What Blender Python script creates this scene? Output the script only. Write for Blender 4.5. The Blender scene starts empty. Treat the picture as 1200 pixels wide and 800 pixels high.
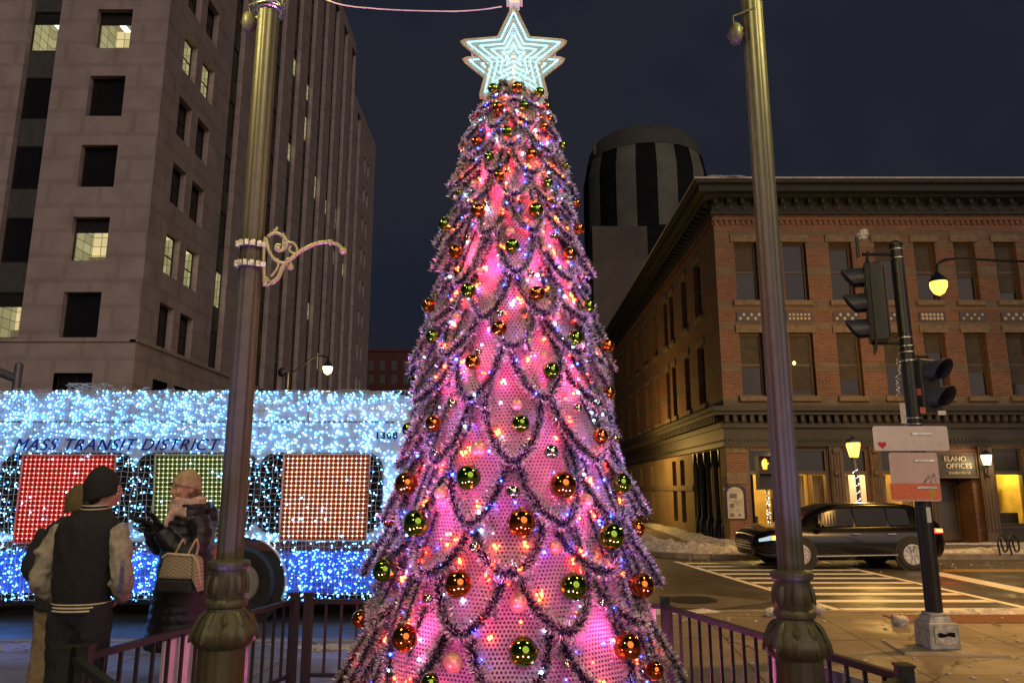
import bpy, bmesh, math, random
import numpy as np
from mathutils import Vector, Matrix
R = math.radians
PI = math.pi
random.seed(7); RNG = np.random.default_rng(7)
S = bpy.context.scene
COL = S.collection
# ---------------------------------------------------------------- camera geometry (real positions worked out from the photo)
H = 1.65; F = 867.0; TH = R(11.2); CS = math.cos(TH); SN = math.sin(TH)
def G(u, v, z=0.0):
    """point of the horizontal plane z seen at photo position u,v"""
    t = (v-400)/F; h = H-z
    Y = h*(CS+t*SN)/(t*CS-SN); d = Y*CS-h*SN
    return ((u-600)/F*d, Y)
def P(u, v, Y):
    r = (400-v)/F; Z = Y*(SN+r*CS)/(CS-r*SN); d = Y*CS+Z*SN
    return Vector(((u-600)/F*d, Y, Z+H))
def ZV(v, Y): return P(600, v, Y).z
def proj(p):
    x, y, z = p; z -= H
    d = y*CS+z*SN
    return 600+F*x/d, 400-F*(-y*SN+z*CS)/d
# ---------------------------------------------------------------- mesh builder
class MB:
    def __init__(s): s.v = []; s.f = []; s.m = []
    def add(s, vs, fs, mi=0):
        b = len(s.v); s.v.extend([tuple(x) for x in vs]); s.f.extend([tuple(i+b for i in f) for f in fs])
        s.m.extend([mi]*len(fs)); return s
    def box(s, a, b, mi=0):
        x0, y0, z0 = a; x1, y1, z1 = b
        if x0 > x1: x0, x1 = x1, x0
        if y0 > y1: y0, y1 = y1, y0
        if z0 > z1: z0, z1 = z1, z0
        return s.add([(x0,y0,z0),(x1,y0,z0),(x1,y1,z0),(x0,y1,z0),(x0,y0,z1),(x1,y0,z1),(x1,y1,z1),(x0,y1,z1)],
            [(0,3,2,1),(4,5,6,7),(0,1,5,4),(1,2,6,5),(2,3,7,6),(3,0,4,7)], mi)
    def bar(s, p, q, w, h, mi=0):
        p = Vector(p); q = Vector(q); d = (q-p).normalized()
        up = Vector((0,0,1)) if abs(d.z) < .95 else Vector((0,1,0))
        a = d.cross(up).normalized()*w/2; b = a.cross(d).normalized()*h/2
        vs = [p-a-b, p+a-b, p+a+b, p-a+b, q-a-b, q+a-b, q+a+b, q-a+b]
        return s.add(vs, [(0,1,2,3),(7,6,5,4),(0,4,5,1),(1,5,6,2),(2,6,7,3),(3,7,4,0)], mi)
    def tube(s, pts, rad, n=8, mi=0, caps=True, flat=1.0):
        pts = [Vector(p) for p in pts]
        if not hasattr(rad, '__len__'): rad = [rad]*len(pts)
        t0 = (pts[1]-pts[0]).normalized()
        ref = Vector((0,0,1)) if abs(t0.z) < .9 else Vector((0,1,0))
        rings = []; a = None
        for i, p in enumerate(pts):
            t = (pts[min(i+1, len(pts)-1)]-pts[max(i-1, 0)]).normalized()
            a = (ref-t*ref.dot(t)).normalized() if a is None else (a-t*a.dot(t)).normalized()
            b = t.cross(a)
            rings.append([p+(a*math.cos(2*PI*k/n)+b*math.sin(2*PI*k/n)*flat)*rad[i] for k in range(n)])
        vs = [x for r in rings for x in r]; fs = []
        for i in range(len(pts)-1):
            for k in range(n):
                fs.append((i*n+k, i*n+(k+1) % n, (i+1)*n+(k+1) % n, (i+1)*n+k))
        if caps:
            fs.append(tuple(reversed(range(n)))); fs.append(tuple((len(pts)-1)*n+k for k in range(n)))
        return s.add(vs, fs, mi)
    def lathe(s, prof, n=24, c=(0,0,0), mi=0, flute=0, famp=0, axis='z', phase=0):
        vs = []; fs = []
        for r, z in prof:
            for k in range(n):
                a = 2*PI*k/n+phase
                rr = r*(1-famp*(0.5+0.5*math.cos(a*flute))) if flute else r
                x, y = rr*math.cos(a), rr*math.sin(a)
                p = {'z': (x, y, z), 'y': (x, z, y), 'x': (z, x, y)}[axis]
                vs.append((c[0]+p[0], c[1]+p[1], c[2]+p[2]))
        for i in range(len(prof)-1):
            for k in range(n):
                fs.append((i*n+k, i*n+(k+1) % n, (i+1)*n+(k+1) % n, (i+1)*n+k))
        fs.append(tuple(reversed(range(n)))); fs.append(tuple((len(prof)-1)*n+k for k in range(n)))
        return s.add(vs, fs, mi)
    def ell(s, c, r, n=12, m=8, mi=0, rot=None):
        if not hasattr(r, '__len__'): r = (r, r, r)
        vs = []; fs = []
        for j in range(1, m):
            t = PI*j/m
            for k in range(n):
                a = 2*PI*k/n
                vs.append(Vector((r[0]*math.sin(t)*math.cos(a), r[1]*math.sin(t)*math.sin(a), r[2]*math.cos(t))))
        vs.append(Vector((0,0,r[2]))); vs.append(Vector((0,0,-r[2])))
        if rot is not None: vs = [rot @ v for v in vs]
        vs = [v+Vector(c) for v in vs]
        T, B = len(vs)-2, len(vs)-1
        for j in range(m-2):
            for k in range(n): fs.append((j*n+k, (j+1)*n+k, (j+1)*n+(k+1) % n, j*n+(k+1) % n))
        for k in range(n):
            fs.append((T, k, (k+1) % n)); fs.append((B, (m-2)*n+(k+1) % n, (m-2)*n+k))
        return s.add(vs, fs, mi)
    def octa(s, c, r, mi=0):
        x, y, z = c
        return s.add([(x+r,y,z),(x-r,y,z),(x,y+r,z),(x,y-r,z),(x,y,z+r),(x,y,z-r)],
            [(0,2,4),(2,1,4),(1,3,4),(3,0,4),(2,0,5),(1,2,5),(3,1,5),(0,3,5)], mi)
    def prism(s, pts, dvec, mi=0):
        """closed outline (list of 3D points) pushed along dvec"""
        n = len(pts); d = Vector(dvec); a = [Vector(p) for p in pts]; b = [p+d for p in a]
        return s.add(a+b, [tuple(reversed(range(n))), tuple(range(n, 2*n))]+[(i, (i+1) % n, (i+1) % n+n, i+n) for i in range(n)], mi)
    def build(s, name, mats, parent=None, smooth=False, local=False, bevel=0):
        me = bpy.data.meshes.new(name)
        off = Vector((0,0,0))
        if parent is not None and not local:
            off = ROOTS.get(parent.name, Vector((0,0,0)))
        me.from_pydata([tuple(Vector(v)-off) for v in s.v], [], s.f)
        if not isinstance(mats, (list, tuple)): mats = [mats]
        for m in mats: me.materials.append(m)
        if len(mats) > 1: me.polygons.foreach_set('material_index', s.m)
        bm = bmesh.new(); bm.from_mesh(me); bmesh.ops.recalc_face_normals(bm, faces=bm.faces); bm.to_mesh(me); bm.free()
        if smooth:
            me.polygons.foreach_set('use_smooth', [True]*len(me.polygons))
            if smooth != 'all':
                try: me.set_sharp_from_angle(angle=R(40))
                except Exception: pass
        me.update()
        o = bpy.data.objects.new(name, me); COL.objects.link(o)
        if parent is not None:
            o.parent = parent; ROOTS[o.name] = off
        if bevel:
            b = o.modifiers.new('bevel', 'BEVEL'); b.width = bevel; b.segments = 2; b.limit_method = 'ANGLE'; b.angle_limit = R(35)
        return o
ROOTS = {}
def tag(o, label=None, cat=None, group=None, kind=None):
    if label: o['label'] = label
    if cat: o['category'] = cat
    if group: o['group'] = group
    if kind: o['kind'] = kind
    return o
def thing(name, loc, label, cat, group=None, rz=0):
    o = bpy.data.objects.new(name, None); o.empty_display_size = .1; COL.objects.link(o)
    o.location = loc; o.rotation_euler = (0,0,rz); ROOTS[o.name] = Vector(loc)
    return tag(o, label, cat, group)
def solo(mb, name, mats, label, cat, group=None, loc=(0,0,0), **k):
    """a thing that is one mesh, vertices given in world space"""
    l = Vector(loc); mb.v = [tuple(Vector(v)-l) for v in mb.v]
    o = mb.build(name, mats, None, **k); o.location = l; ROOTS[o.name] = l
    return tag(o, label, cat, group)
def copy_tree(o, parent=None):
    c = o.copy(); COL.objects.link(c)
    if parent is not None: c.parent = parent
    for ch in list(o.children): copy_tree(ch, c)
    return c
def light(name, kind, loc, color, power, size=.1, parent=None, rot=None, spot=None, blend=.5):
    l = bpy.data.lights.new(name, kind); l.color = color; l.energy = power
    if kind in ('POINT', 'SPOT'): l.shadow_soft_size = size
    if kind == 'AREA': l.size = size
    if spot: l.spot_size = spot; l.spot_blend = blend
    o = bpy.data.objects.new(name, l); COL.objects.link(o)
    if parent is not None:
        o.parent = parent; o.location = Vector(loc)-ROOTS.get(parent.name, Vector((0,0,0)))
    else: o.location = loc
    if rot is not None: o.rotation_mode = 'QUATERNION'; o.rotation_quaternion = Vector(rot).to_track_quat('-Z', 'Y')
    return o
# ---------------------------------------------------------------- materials
def nt(name):
    m = bpy.data.materials.new(name); m.use_nodes = True
    n = m.node_tree; n.nodes.clear()
    return m, n.nodes, n.links
def MATH(N, L, op, a, b=None, c=None):
    n = N.new('ShaderNodeMath'); n.operation = op
    for i, x in enumerate((a, b, c)):
        if x is None: continue
        if isinstance(x, (int, float)): n.inputs[i].default_value = x
        else: L.new(x, n.inputs[i])
    return n.outputs[0]
def MIXC(N, L, f, a, b, mode='MIX'):
    n = N.new('ShaderNodeMix'); n.data_type = 'RGBA'; n.blend_type = mode
    for i, x in ((0, f), (6, a), (7, b)):
        if isinstance(x, (int, float)): n.inputs[i].default_value = x
        elif isinstance(x, (tuple, list)): n.inputs[i].default_value = (*x[:3], 1)
        else: L.new(x, n.inputs[i])
    return n.outputs[2]
def out(N, L, sh):
    o = N.new('ShaderNodeOutputMaterial'); L.new(sh, o.inputs[0]); return o
def pos(N, kind='world'):
    if kind == 'world': return N.new('ShaderNodeNewGeometry').outputs['Position']
    t = N.new('ShaderNodeTexCoord'); return t.outputs['Object' if kind == 'obj' else 'UV']
def noise(N, L, vec, scale, detail=4, rough=.6):
    n = N.new('ShaderNodeTexNoise'); n.inputs['Scale'].default_value = scale; n.inputs['Detail'].default_value = detail
    n.inputs['Roughness'].default_value = rough; L.new(vec, n.inputs['Vector']); return n.outputs['Fac']
def ramp(N, L, f, stops):
    n = N.new('ShaderNodeValToRGB'); e = n.color_ramp.elements
    while len(e) < len(stops): e.new(.5)
    for el, (p, c) in zip(e, stops):
        el.position = p; el.color = (*c, 1) if hasattr(c, '__len__') else (c, c, c, 1)
    L.new(f, n.inputs[0]); return n.outputs[0]
def bsdf(N, L, color, rough=.6, metal=0, bump=None, bstr=.3, bdist=.01, **k):
    b = N.new('ShaderNodeBsdfPrincipled')
    for key, x in (('Base Color', color), ('Roughness', rough), ('Metallic', metal)):
        if isinstance(x, (int, float)): b.inputs[key].default_value = x
        elif isinstance(x, (tuple, list)): b.inputs[key].default_value = (*x[:3], 1)
        else: L.new(x, b.inputs[key])
    for key, x in k.items():
        i = b.inputs[key.replace('_', ' ')]
        i.default_value = (*x, 1) if isinstance(x, tuple) else x
    if bump is not None:
        n = N.new('ShaderNodeBump'); n.inputs['Strength'].default_value = bstr; n.inputs['Distance'].default_value = bdist
        L.new(bump, n.inputs['Height']); L.new(n.outputs[0], b.inputs['Normal'])
    return b
def mat(name, color, rough=.6, metal=0, var=.25, scale=6, bump=.2, bscale=None, space='world', rvar=.15, bdist=.01, **k):
    """plain stuff with real grain: tone, gloss and surface all vary a little"""
    m, N, L = nt(name); p = pos(N, space)
    f = noise(N, L, p, scale, 5); f2 = noise(N, L, p, bscale or scale*5, 4)
    c = MIXC(N, L, ramp(N, L, f, [(.3, 0.0), (.7, 1.0)]), tuple(x*(1-var) for x in color), tuple(min(1, x*(1+var)) for x in color))
    r = MATH(N, L, 'MULTIPLY_ADD', f2, rvar*2, max(0.02, rough-rvar))
    b = bsdf(N, L, c, r, metal, f2, bump, bdist, **k); out(N, L, b.outputs[0]); return m
def emit(name, color, strength, sample='AUTO'):
    m, N, L = nt(name); e = N.new('ShaderNodeEmission'); e.inputs[0].default_value = (*color, 1); e.inputs[1].default_value = strength
    out(N, L, e.outputs[0])
    try: m.cycles.emission_sampling = sample
    except Exception: pass
    return m
def glassy(name, tint=(.02,.022,.03), rough=.05, see=.0, var=.4):
    """window glass: a dark reflecting pane, partly see-through where see > 0"""
    m, N, L = nt(name); p = pos(N)
    f = noise(N, L, p, .7, 2)
    c = MIXC(N, L, f, tuple(x*(1-var) for x in tint), tuple(x*(1+var) for x in tint))
    b = bsdf(N, L, c, rough, 0, noise(N, L, p, 1.5, 2), .12, .02, Specular_IOR_Level=.28)
    if see <= 0: out(N, L, b.outputs[0]); return m
    t = N.new('ShaderNodeBsdfTransparent'); x = N.new('ShaderNodeMixShader')
    x.inputs[0].default_value = see; L.new(b.outputs[0], x.inputs[1]); L.new(t.outputs[0], x.inputs[2]); out(N, L, x.outputs[0]); return m
def brick_mat(name, c1, c2, mortar, bands=(), stone=(.3,.22,.13), bw=.22, bh=.072, base=None, rough=.8):
    """brick courses on vertical walls; bands = (z0, z1) courses of dressed stone"""
    m, N, L = nt(name); p = pos(N); s = N.new('ShaderNodeSeparateXYZ'); L.new(p, s.inputs[0])
    cb = N.new('ShaderNodeCombineXYZ'); L.new(MATH(N, L, 'ADD', s.outputs[0], s.outputs[1]), cb.inputs[0]); L.new(s.outputs[2], cb.inputs[1])
    b = N.new('ShaderNodeTexBrick'); L.new(cb.outputs[0], b.inputs['Vector'])
    b.inputs['Color1'].default_value = (*c1, 1); b.inputs['Color2'].default_value = (*c2, 1); b.inputs['Mortar'].default_value = (*mortar, 1)
    b.inputs['Scale'].default_value = 1; b.inputs['Brick Width'].default_value = bw; b.inputs['Row Height'].default_value = bh
    b.inputs['Mortar Size'].default_value = bh*.11; b.inputs['Mortar Smooth'].default_value = .3; b.inputs['Bias'].default_value = -.1
    big = noise(N, L, p, .8, 5); fine = noise(N, L, p, 30, 3)
    c = MIXC(N, L, .55, b.outputs[0], ramp(N, L, big, [(.3, .55), (.7, 1.15)]), 'MULTIPLY')
    hgt = MATH(N, L, 'MULTIPLY_ADD', b.outputs['Fac'], -.8, MATH(N, L, 'MULTIPLY', fine, .3))
    if bands:
        tot = None
        for z0, z1 in bands:
            k = MATH(N, L, 'MULTIPLY', MATH(N, L, 'GREATER_THAN', s.outputs[2], z0), MATH(N, L, 'LESS_THAN', s.outputs[2], z1))
            tot = k if tot is None else MATH(N, L, 'MAXIMUM', tot, k)
        b2 = N.new('ShaderNodeTexBrick'); L.new(cb.outputs[0], b2.inputs['Vector'])
        b2.inputs['Color1'].default_value = (*stone, 1); b2.inputs['Color2'].default_value = (*[x*.8 for x in stone], 1); b2.inputs['Mortar'].default_value = (*[x*.45 for x in stone], 1)
        b2.inputs['Scale'].default_value = 1; b2.inputs['Brick Width'].default_value = .9; b2.inputs['Row Height'].default_value = .3; b2.inputs['Mortar Size'].default_value = .006
        c2_ = MIXC(N, L, .6, b2.outputs[0], ramp(N, L, noise(N, L, p, 2.5, 5), [(.3, .5), (.75, 1.2)]), 'MULTIPLY')
        c = MIXC(N, L, tot, c, c2_)
    bs = bsdf(N, L, c, rough, 0, hgt, .5, .01); out(N, L, bs.outputs[0]); return m
def perf_mat(name, color, cell=.022, hole=.31, trans=.35, metal=0.0, rough=.45, dark=None):
    """perforated sheet: staggered round holes in UV metres"""
    m, N, L = nt(name); uv = pos(N, 'uv'); s = N.new('ShaderNodeSeparateXYZ'); L.new(uv, s.inputs[0])
    v = MATH(N, L, 'DIVIDE', s.outputs[1], cell*.87); row = MATH(N, L, 'FLOOR', v)
    u = MATH(N, L, 'ADD', MATH(N, L, 'DIVIDE', s.outputs[0], cell), MATH(N, L, 'MULTIPLY', MATH(N, L, 'MODULO', MATH(N, L, 'ABSOLUTE', row), 2), .5))
    fu = MATH(N, L, 'SUBTRACT', MATH(N, L, 'FRACT', u), .5); fv = MATH(N, L, 'SUBTRACT', MATH(N, L, 'FRACT', v), .5)
    d = MATH(N, L, 'SQRT', MATH(N, L, 'ADD', MATH(N, L, 'MULTIPLY', fu, fu), MATH(N, L, 'MULTIPLY', fv, fv)))
    h = MATH(N, L, 'LESS_THAN', d, hole)
    f = noise(N, L, pos(N), 9, 4)
    c = MIXC(N, L, f, tuple(x*.75 for x in color), color)
    b = bsdf(N, L, c, rough, metal)
    t = N.new('ShaderNodeBsdfTranslucent'); L.new(c, t.inputs[0])
    x = N.new('ShaderNodeMixShader'); x.inputs[0].default_value = trans; L.new(b.outputs[0], x.inputs[1]); L.new(t.outputs[0], x.inputs[2])
    tr = N.new('ShaderNodeBsdfTransparent'); y = N.new('ShaderNodeMixShader')
    L.new(h, y.inputs[0]); L.new(x.outputs[0], y.inputs[1]); L.new(tr.outputs[0], y.inputs[2]); out(N, L, y.outputs[0]); return m
def text_mb(txt, height, depth=.01, shear=0, spacing=1.0, bold=0.0):
    """letters as a mesh in the XZ plane, centred, facing -Y"""
    cu = bpy.data.curves.new('lettering', 'FONT'); cu.body = txt; cu.size = height*1.4; cu.extrude = depth; cu.shear = shear
    cu.align_x = 'CENTER'; cu.align_y = 'CENTER'; cu.space_character = spacing; cu.offset = bold
    o = bpy.data.objects.new('lettering', cu); COL.objects.link(o)
    dg = bpy.context.evaluated_depsgraph_get(); me = bpy.data.meshes.new_from_object(o.evaluated_get(dg))
    mb = MB(); mb.add([(v.co.x, -v.co.z, v.co.y) for v in me.vertices], [tuple(p.vertices) for p in me.polygons])
    bpy.data.objects.remove(o); bpy.data.curves.remove(cu); bpy.data.meshes.remove(me); return mb
def move(mb, d, rz=0, sc=1):
    M = Matrix.Translation(Vector(d)) @ Matrix.Rotation(rz, 4, 'Z') @ Matrix.Scale(sc, 4)
    mb.v = [tuple(M @ Vector(v)) for v in mb.v]; return mb
def wall_open(mb, axis, fixed, a0, a1, z0, z1, ops, depth, inward, mi=0, mi2=None):
    """one wall sheet with real openings and their reveals; axis = direction the wall runs in"""
    def p(a, z, o): return (a, fixed+o*inward, z) if axis == 'x' else (fixed+o*inward, a, z)
    A = sorted(set([a0, a1]+[x for o in ops for x in o[:2]])); Z = sorted(set([z0, z1]+[x for o in ops for x in o[2:4]]))
    A = [a for a in A if a0 <= a <= a1]; Z = [z for z in Z if z0 <= z <= z1]
    for i in range(len(A)-1):
        for j in range(len(Z)-1):
            ca, cz = (A[i]+A[i+1])/2, (Z[j]+Z[j+1])/2
            if any(o[0] < ca < o[1] and o[2] < cz < o[3] for o in ops): continue
            mb.add([p(A[i],Z[j],0), p(A[i+1],Z[j],0), p(A[i+1],Z[j+1],0), p(A[i],Z[j+1],0)], [(0,1,2,3)], mi)
    for a, b, c, d in [o[:4] for o in ops]:
        for q in (((a,c),(a,d)), ((b,c),(b,d)), ((a,c),(b,c)), ((a,d),(b,d))):
            (s1, t1), (s2, t2) = q
            mb.add([p(s1,t1,0), p(s2,t2,0), p(s2,t2,depth), p(s1,t1,depth)], [(0,1,2,3)], mi if mi2 is None else mi2)
    return mb
def lay(p0, p1, off):
    return [p0[i]+(p1[i]-p0[i])*off for i in range(len(p0))]
def smoothpath(pts, n=6):
    """Catmull-Rom through points"""
    pts = [Vector(p) for p in pts]; o = []
    for i in range(len(pts)-1):
        a, b, c, d = pts[max(i-1,0)], pts[i], pts[i+1], pts[min(i+2,len(pts)-1)]
        for k in range(n):
            t = k/n; o.append(.5*((2*b)+(c-a)*t+(2*a-5*b+4*c-d)*t*t+(3*b-a-3*c+d)*t**3))
    o.append(pts[-1]); return o
# ---------------------------------------------------------------- camera, world, city glow
cam = bpy.data.cameras.new('camera'); camo = bpy.data.objects.new('camera', cam); COL.objects.link(camo)
camo.location = (0, 0, H); camo.rotation_euler = (R(90)+TH, 0, 0); cam.sensor_width = 36; cam.lens = 36*F/1200
cam.clip_start = .05; cam.clip_end = 3000; S.camera = camo
S.view_settings.view_transform = 'Standard'; S.view_settings.look = 'None'; S.view_settings.exposure = .5; S.view_settings.gamma = 1
S.cycles.max_bounces = 7; S.cycles.transparent_max_bounces = 10; S.cycles.diffuse_bounces = 3; S.cycles.glossy_bounces = 3
S.cycles.sample_clamp_indirect = 3; S.cycles.use_denoising = True; S.cycles.caustics_reflective = False; S.cycles.caustics_refractive = False
W = bpy.data.worlds.new('World'); S.world = W; W.use_nodes = True
N_, L_ = W.node_tree.nodes, W.node_tree.links; N_.clear()
sky = N_.new('ShaderNodeTexSky'); sky.sky_type = 'NISHITA'; sky.sun_disc = False; sky.sun_elevation = R(-4.0); sky.sun_rotation = R(200); sky.altitude = 200
sky.dust_density = 2.0
bg = N_.new('ShaderNodeBackground'); bg.inputs[1].default_value = .068
wo = N_.new('ShaderNodeOutputWorld')
tc = N_.new('ShaderNodeTexCoord')
nz = N_.new('ShaderNodeTexNoise'); nz.inputs['Scale'].default_value = 2.2; nz.inputs['Detail'].default_value = 4; L_.new(tc.outputs['Generated'], nz.inputs['Vector'])
# city haze under a broken overcast: a faint brownish veil mixed over the night sky
sx = N_.new('ShaderNodeMix'); sx.data_type = 'RGBA'
nz.inputs['Scale'].default_value = 1.6; nz.inputs['Roughness'].default_value = .6
rp = N_.new('ShaderNodeMapRange'); rp.inputs[1].default_value = .36; rp.inputs[2].default_value = .66; L_.new(nz.outputs['Fac'], rp.inputs[0]); L_.new(rp.outputs[0], sx.inputs[0]); sx.inputs[6].default_value = (.065,.115,.24,1); sx.inputs[7].default_value = (.16,.17,.26,1)
ad = N_.new('ShaderNodeMix'); ad.data_type = 'RGBA'; ad.blend_type = 'ADD'; ad.inputs[0].default_value = 1
L_.new(sky.outputs[0], ad.inputs[6]); L_.new(sx.outputs[2], ad.inputs[7])
L_.new(ad.outputs[2], bg.inputs[0]); L_.new(bg.outputs[0], wo.inputs[0])
light('sun', 'SUN', (0,-20,40), (1,.79,.68), .68, rot=(-.35,.85,-.42)).data.angle = R(50)
# ---------------------------------------------------------------- materials of the setting
M = {}
def ground_mat(name, c, var, rough, wet, joints=None, jrot=0, stain=.5):
    m, N, L = nt(name); p = pos(N)
    big = noise(N, L, p, .35, 5); mid = noise(N, L, p, 2.2, 6, .65); fine = noise(N, L, p, 70, 3)
    col = MIXC(N, L, ramp(N, L, mid, [(.3, 0.), (.7, 1.)]), tuple(x*(1-var) for x in c), tuple(x*(1+var) for x in c))
    col = MIXC(N, L, ramp(N, L, big, [(.42, 0.), (.56, stain)]), col, tuple(x*.45 for x in c))
    hgt = MATH(N, L, 'MULTIPLY', fine, .5)
    if joints:
        mp = N.new('ShaderNodeMapping'); L.new(p, mp.inputs[0]); mp.inputs['Rotation'].default_value = (0,0,jrot)
        b = N.new('ShaderNodeTexBrick'); L.new(mp.outputs[0], b.inputs['Vector']); b.offset = 0
        b.inputs['Scale'].default_value = 1; b.inputs['Brick Width'].default_value = joints[0]; b.inputs['Row Height'].default_value = joints[1]
        b.inputs['Mortar Size'].default_value = .012; b.inputs['Mortar Smooth'].default_value = .2
        b.inputs['Color1'].default_value = (1,1,1,1); b.inputs['Color2'].default_value = (.78,.8,.82,1); b.inputs['Mortar'].default_value = (.25,.25,.25,1)
        col = MIXC(N, L, 1, col, b.outputs[0], 'MULTIPLY'); hgt = MATH(N, L, 'SUBTRACT', hgt, b.outputs['Fac'])
    wv = N.new('ShaderNodeTexNoise'); wv.inputs['Scale'].default_value = 1.3; wv.inputs['Detail'].default_value = 5; L.new(p, wv.inputs['Vector'])
    va = N.new('ShaderNodeVectorMath'); va.operation = 'MULTIPLY_ADD'; L.new(wv.outputs['Color'], va.inputs[0]); va.inputs[1].default_value = (1.1,1.1,0); L.new(p, va.inputs[2])
    vo = N.new('ShaderNodeTexVoronoi'); vo.feature = 'DISTANCE_TO_EDGE'; vo.inputs['Scale'].default_value = .38; L.new(va.outputs[0], vo.inputs['Vector'])
    ck = MATH(N, L, 'MULTIPLY', MATH(N, L, 'LESS_THAN', vo.outputs['Distance'], .006), MATH(N, L, 'GREATER_THAN', mid, .46))
    spots = ramp(N, L, noise(N, L, p, 9, 3), [(.66, 0.), (.72, .5)])
    col = MIXC(N, L, MATH(N, L, 'MAXIMUM', ck, spots), col, tuple(x*.22 for x in c)); hgt = MATH(N, L, 'SUBTRACT', hgt, ck)
    rg = ramp(N, L, noise(N, L, p, .9, 4), [(.38, wet), (.6, rough)])
    b = bsdf(N, L, col, rg, 0, hgt, .35, .006); out(N, L, b.outputs[0]); return m
M['asphalt'] = ground_mat('asphalt', (.06,.055,.048), .3, .62, .34)
M['walk'] = ground_mat('concrete_walk', (.25,.205,.16), .25, .75, .42, (1.5,1.5), .1)
M['walk2'] = ground_mat('concrete_far', (.24,.2,.15), .25, .8, .45, (1.2,1.2))
M['kerb'] = mat('kerb_stone', (.25,.22,.18), .75, var=.35, scale=4)
def worn_paint(name, c, bright=1):
    m, N, L = nt(name); p = pos(N); f = noise(N, L, p, 14, 6, .75)
    b = bsdf(N, L, MIXC(N, L, ramp(N, L, f, [(.30, 0.), (.44, 1.)]), (.09,.085,.075), c), .5, 0, noise(N, L, p, 80, 2), .3, .004); out(N, L, b.outputs[0]); return m
M['paint'] = worn_paint('road_paint', (.80,.77,.68)); M['ypaint'] = worn_paint('yellow_road_paint', (.55,.38,.08))
M['snow'] = mat('old_snow', (.55,.52,.48), .6, var=.5, scale=9, bump=.9, bscale=22, bdist=.04, Subsurface_Weight=.0)
M['iron'] = mat('cast_iron', (.05,.045,.04), .5, .6, scale=20)
# ---------------------------------------------------------------- ground, roads, pavements
ROADZ = -.12
mb = MB(); mb.add([(-900,-300,ROADZ),(900,-300,ROADZ),(900,2200,ROADZ),(-900,2200,ROADZ)], [(0,1,2,3)])
tag(mb.build('road', M['asphalt']), kind='structure')
def slab(name, pts, m, z=0.0, th=.12):
    mb = MB(); mb.prism([(x, y, z) for x, y in pts], (0,0,-th-.06)); o = mb.build(name, m); tag(o, kind='structure')
    return o
def arc(cx, cy, r, a0, a1, n=8): return [(cx+r*math.cos(R(a0+(a1-a0)*i/n)), cy+r*math.sin(R(a0+(a1-a0)*i/n))) for i in range(n+1)]
near = [(-60,-40),(60,-40),(60,10.55),(5.2,10.55)]+[(3.2,10.62),(1.6,10.4),(.6,9.6),(-.4,8.6),(-60,8.43)]
slab('sidewalk', near, M['walk'])
far = [(60,19.55)]+[(60,200),(3.3,200)]+[(3.3,21.8)]+arc(5.5,21.75,2.2,180,270)
slab('sidewalk_far', far, M['walk2'])
slab('sidewalk_left', [(-60,33.0),(-14.5,33.0),(-14.5,200),(-60,200)], M['walk2'])
def kerb(name, pts, w=.16, z=.006):
    mb = MB()
    for a, b in zip(pts[:-1], pts[1:]):
        mb.bar((a[0],a[1],z-.09), (b[0],b[1],z-.09), w, .18)
    tag(mb.build(name, M['kerb']), kind='structure')
kerb('kerb', [(60,10.62),(5.2,10.62),(3.2,10.69),(1.55,10.46),(.54,9.65),(-.45,8.67),(-60,8.5)])
kerb('kerb_far', [(3.22,120),(3.22,21.8)]+arc(5.5,21.75,2.28,180,270)+[(60,19.47)])
# painted markings: thin sheets 4 mm above the asphalt
PZ = ROADZ+.004
mb = MB()
def stripe(a, b, w):
    a = Vector((*a, PZ)); b = Vector((*b, PZ)); d = (b-a).normalized(); n = Vector((-d.y, d.x, 0))*w/2
    mb.add([a-n, b-n, b+n, a+n], [(0,1,2,3)])
LL = ((4.84,11.40),(4.02,18.9)); LRn = ((7.75,11.2),(7.62,18.9))
def lx(line, y): (x0,y0),(x1,y1) = line; return x0+(x1-x0)*(y-y0)/(y1-y0)
stripe(LL[0], LL[1], .14); stripe(LRn[0], LRn[1], .14)
for y in (11.55,12.4,13.2,13.98,14.72,15.45,16.2,16.95,17.7,18.45):
    stripe((lx(LL,y)+.09, y), (lx(LRn,y)-.09, y), .27)
tag(mb.build('crosswalk_paint', M['paint']), kind='structure')
mb = MB(); stripe((9.0,11.6),(9.0,16.5),.42); tag(mb.build('stop_line', M['paint']), kind='structure')
mb = MB(); stripe((9.35,16.75),(60,16.75),.12); stripe((9.35,17.0),(60,17.0),.12); tag(mb.build('centre_line', M['ypaint']), kind='structure')
# manhole with its concrete collar
mx, my = G(811,703,ROADZ)
mb = MB(); mb.add([(mx-1.0,my-.5,PZ),(mx+.1,my-.95,PZ),(mx+1.25,my-.15,PZ),(mx+.3,my+.75,PZ),(mx-.75,my+.6,PZ)], [(0,1,2,3,4)])
tag(mb.build('road_patch', mat('patch_concrete', (.11,.1,.09), .7, scale=5, var=.3)), kind='structure')
mb = MB(); mb.lathe([(.0,.0),(.40,.0),(.40,.012),(.36,.014),(.35,.008),(.0,.008)][1:-1], 32, (mx,my,PZ+.002))
for i in range(-5,6):
    w = math.sqrt(max(0,.33**2-(i*.06)**2)); mb.box((mx-w,my+i*.06-.012,PZ+.008),(mx+w,my+i*.06+.012,PZ+.019))
solo(mb, 'manhole_cover', M['iron'], 'round dark manhole cover in the asphalt beside the tree', 'manhole cover', loc=(mx,my,PZ))
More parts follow.
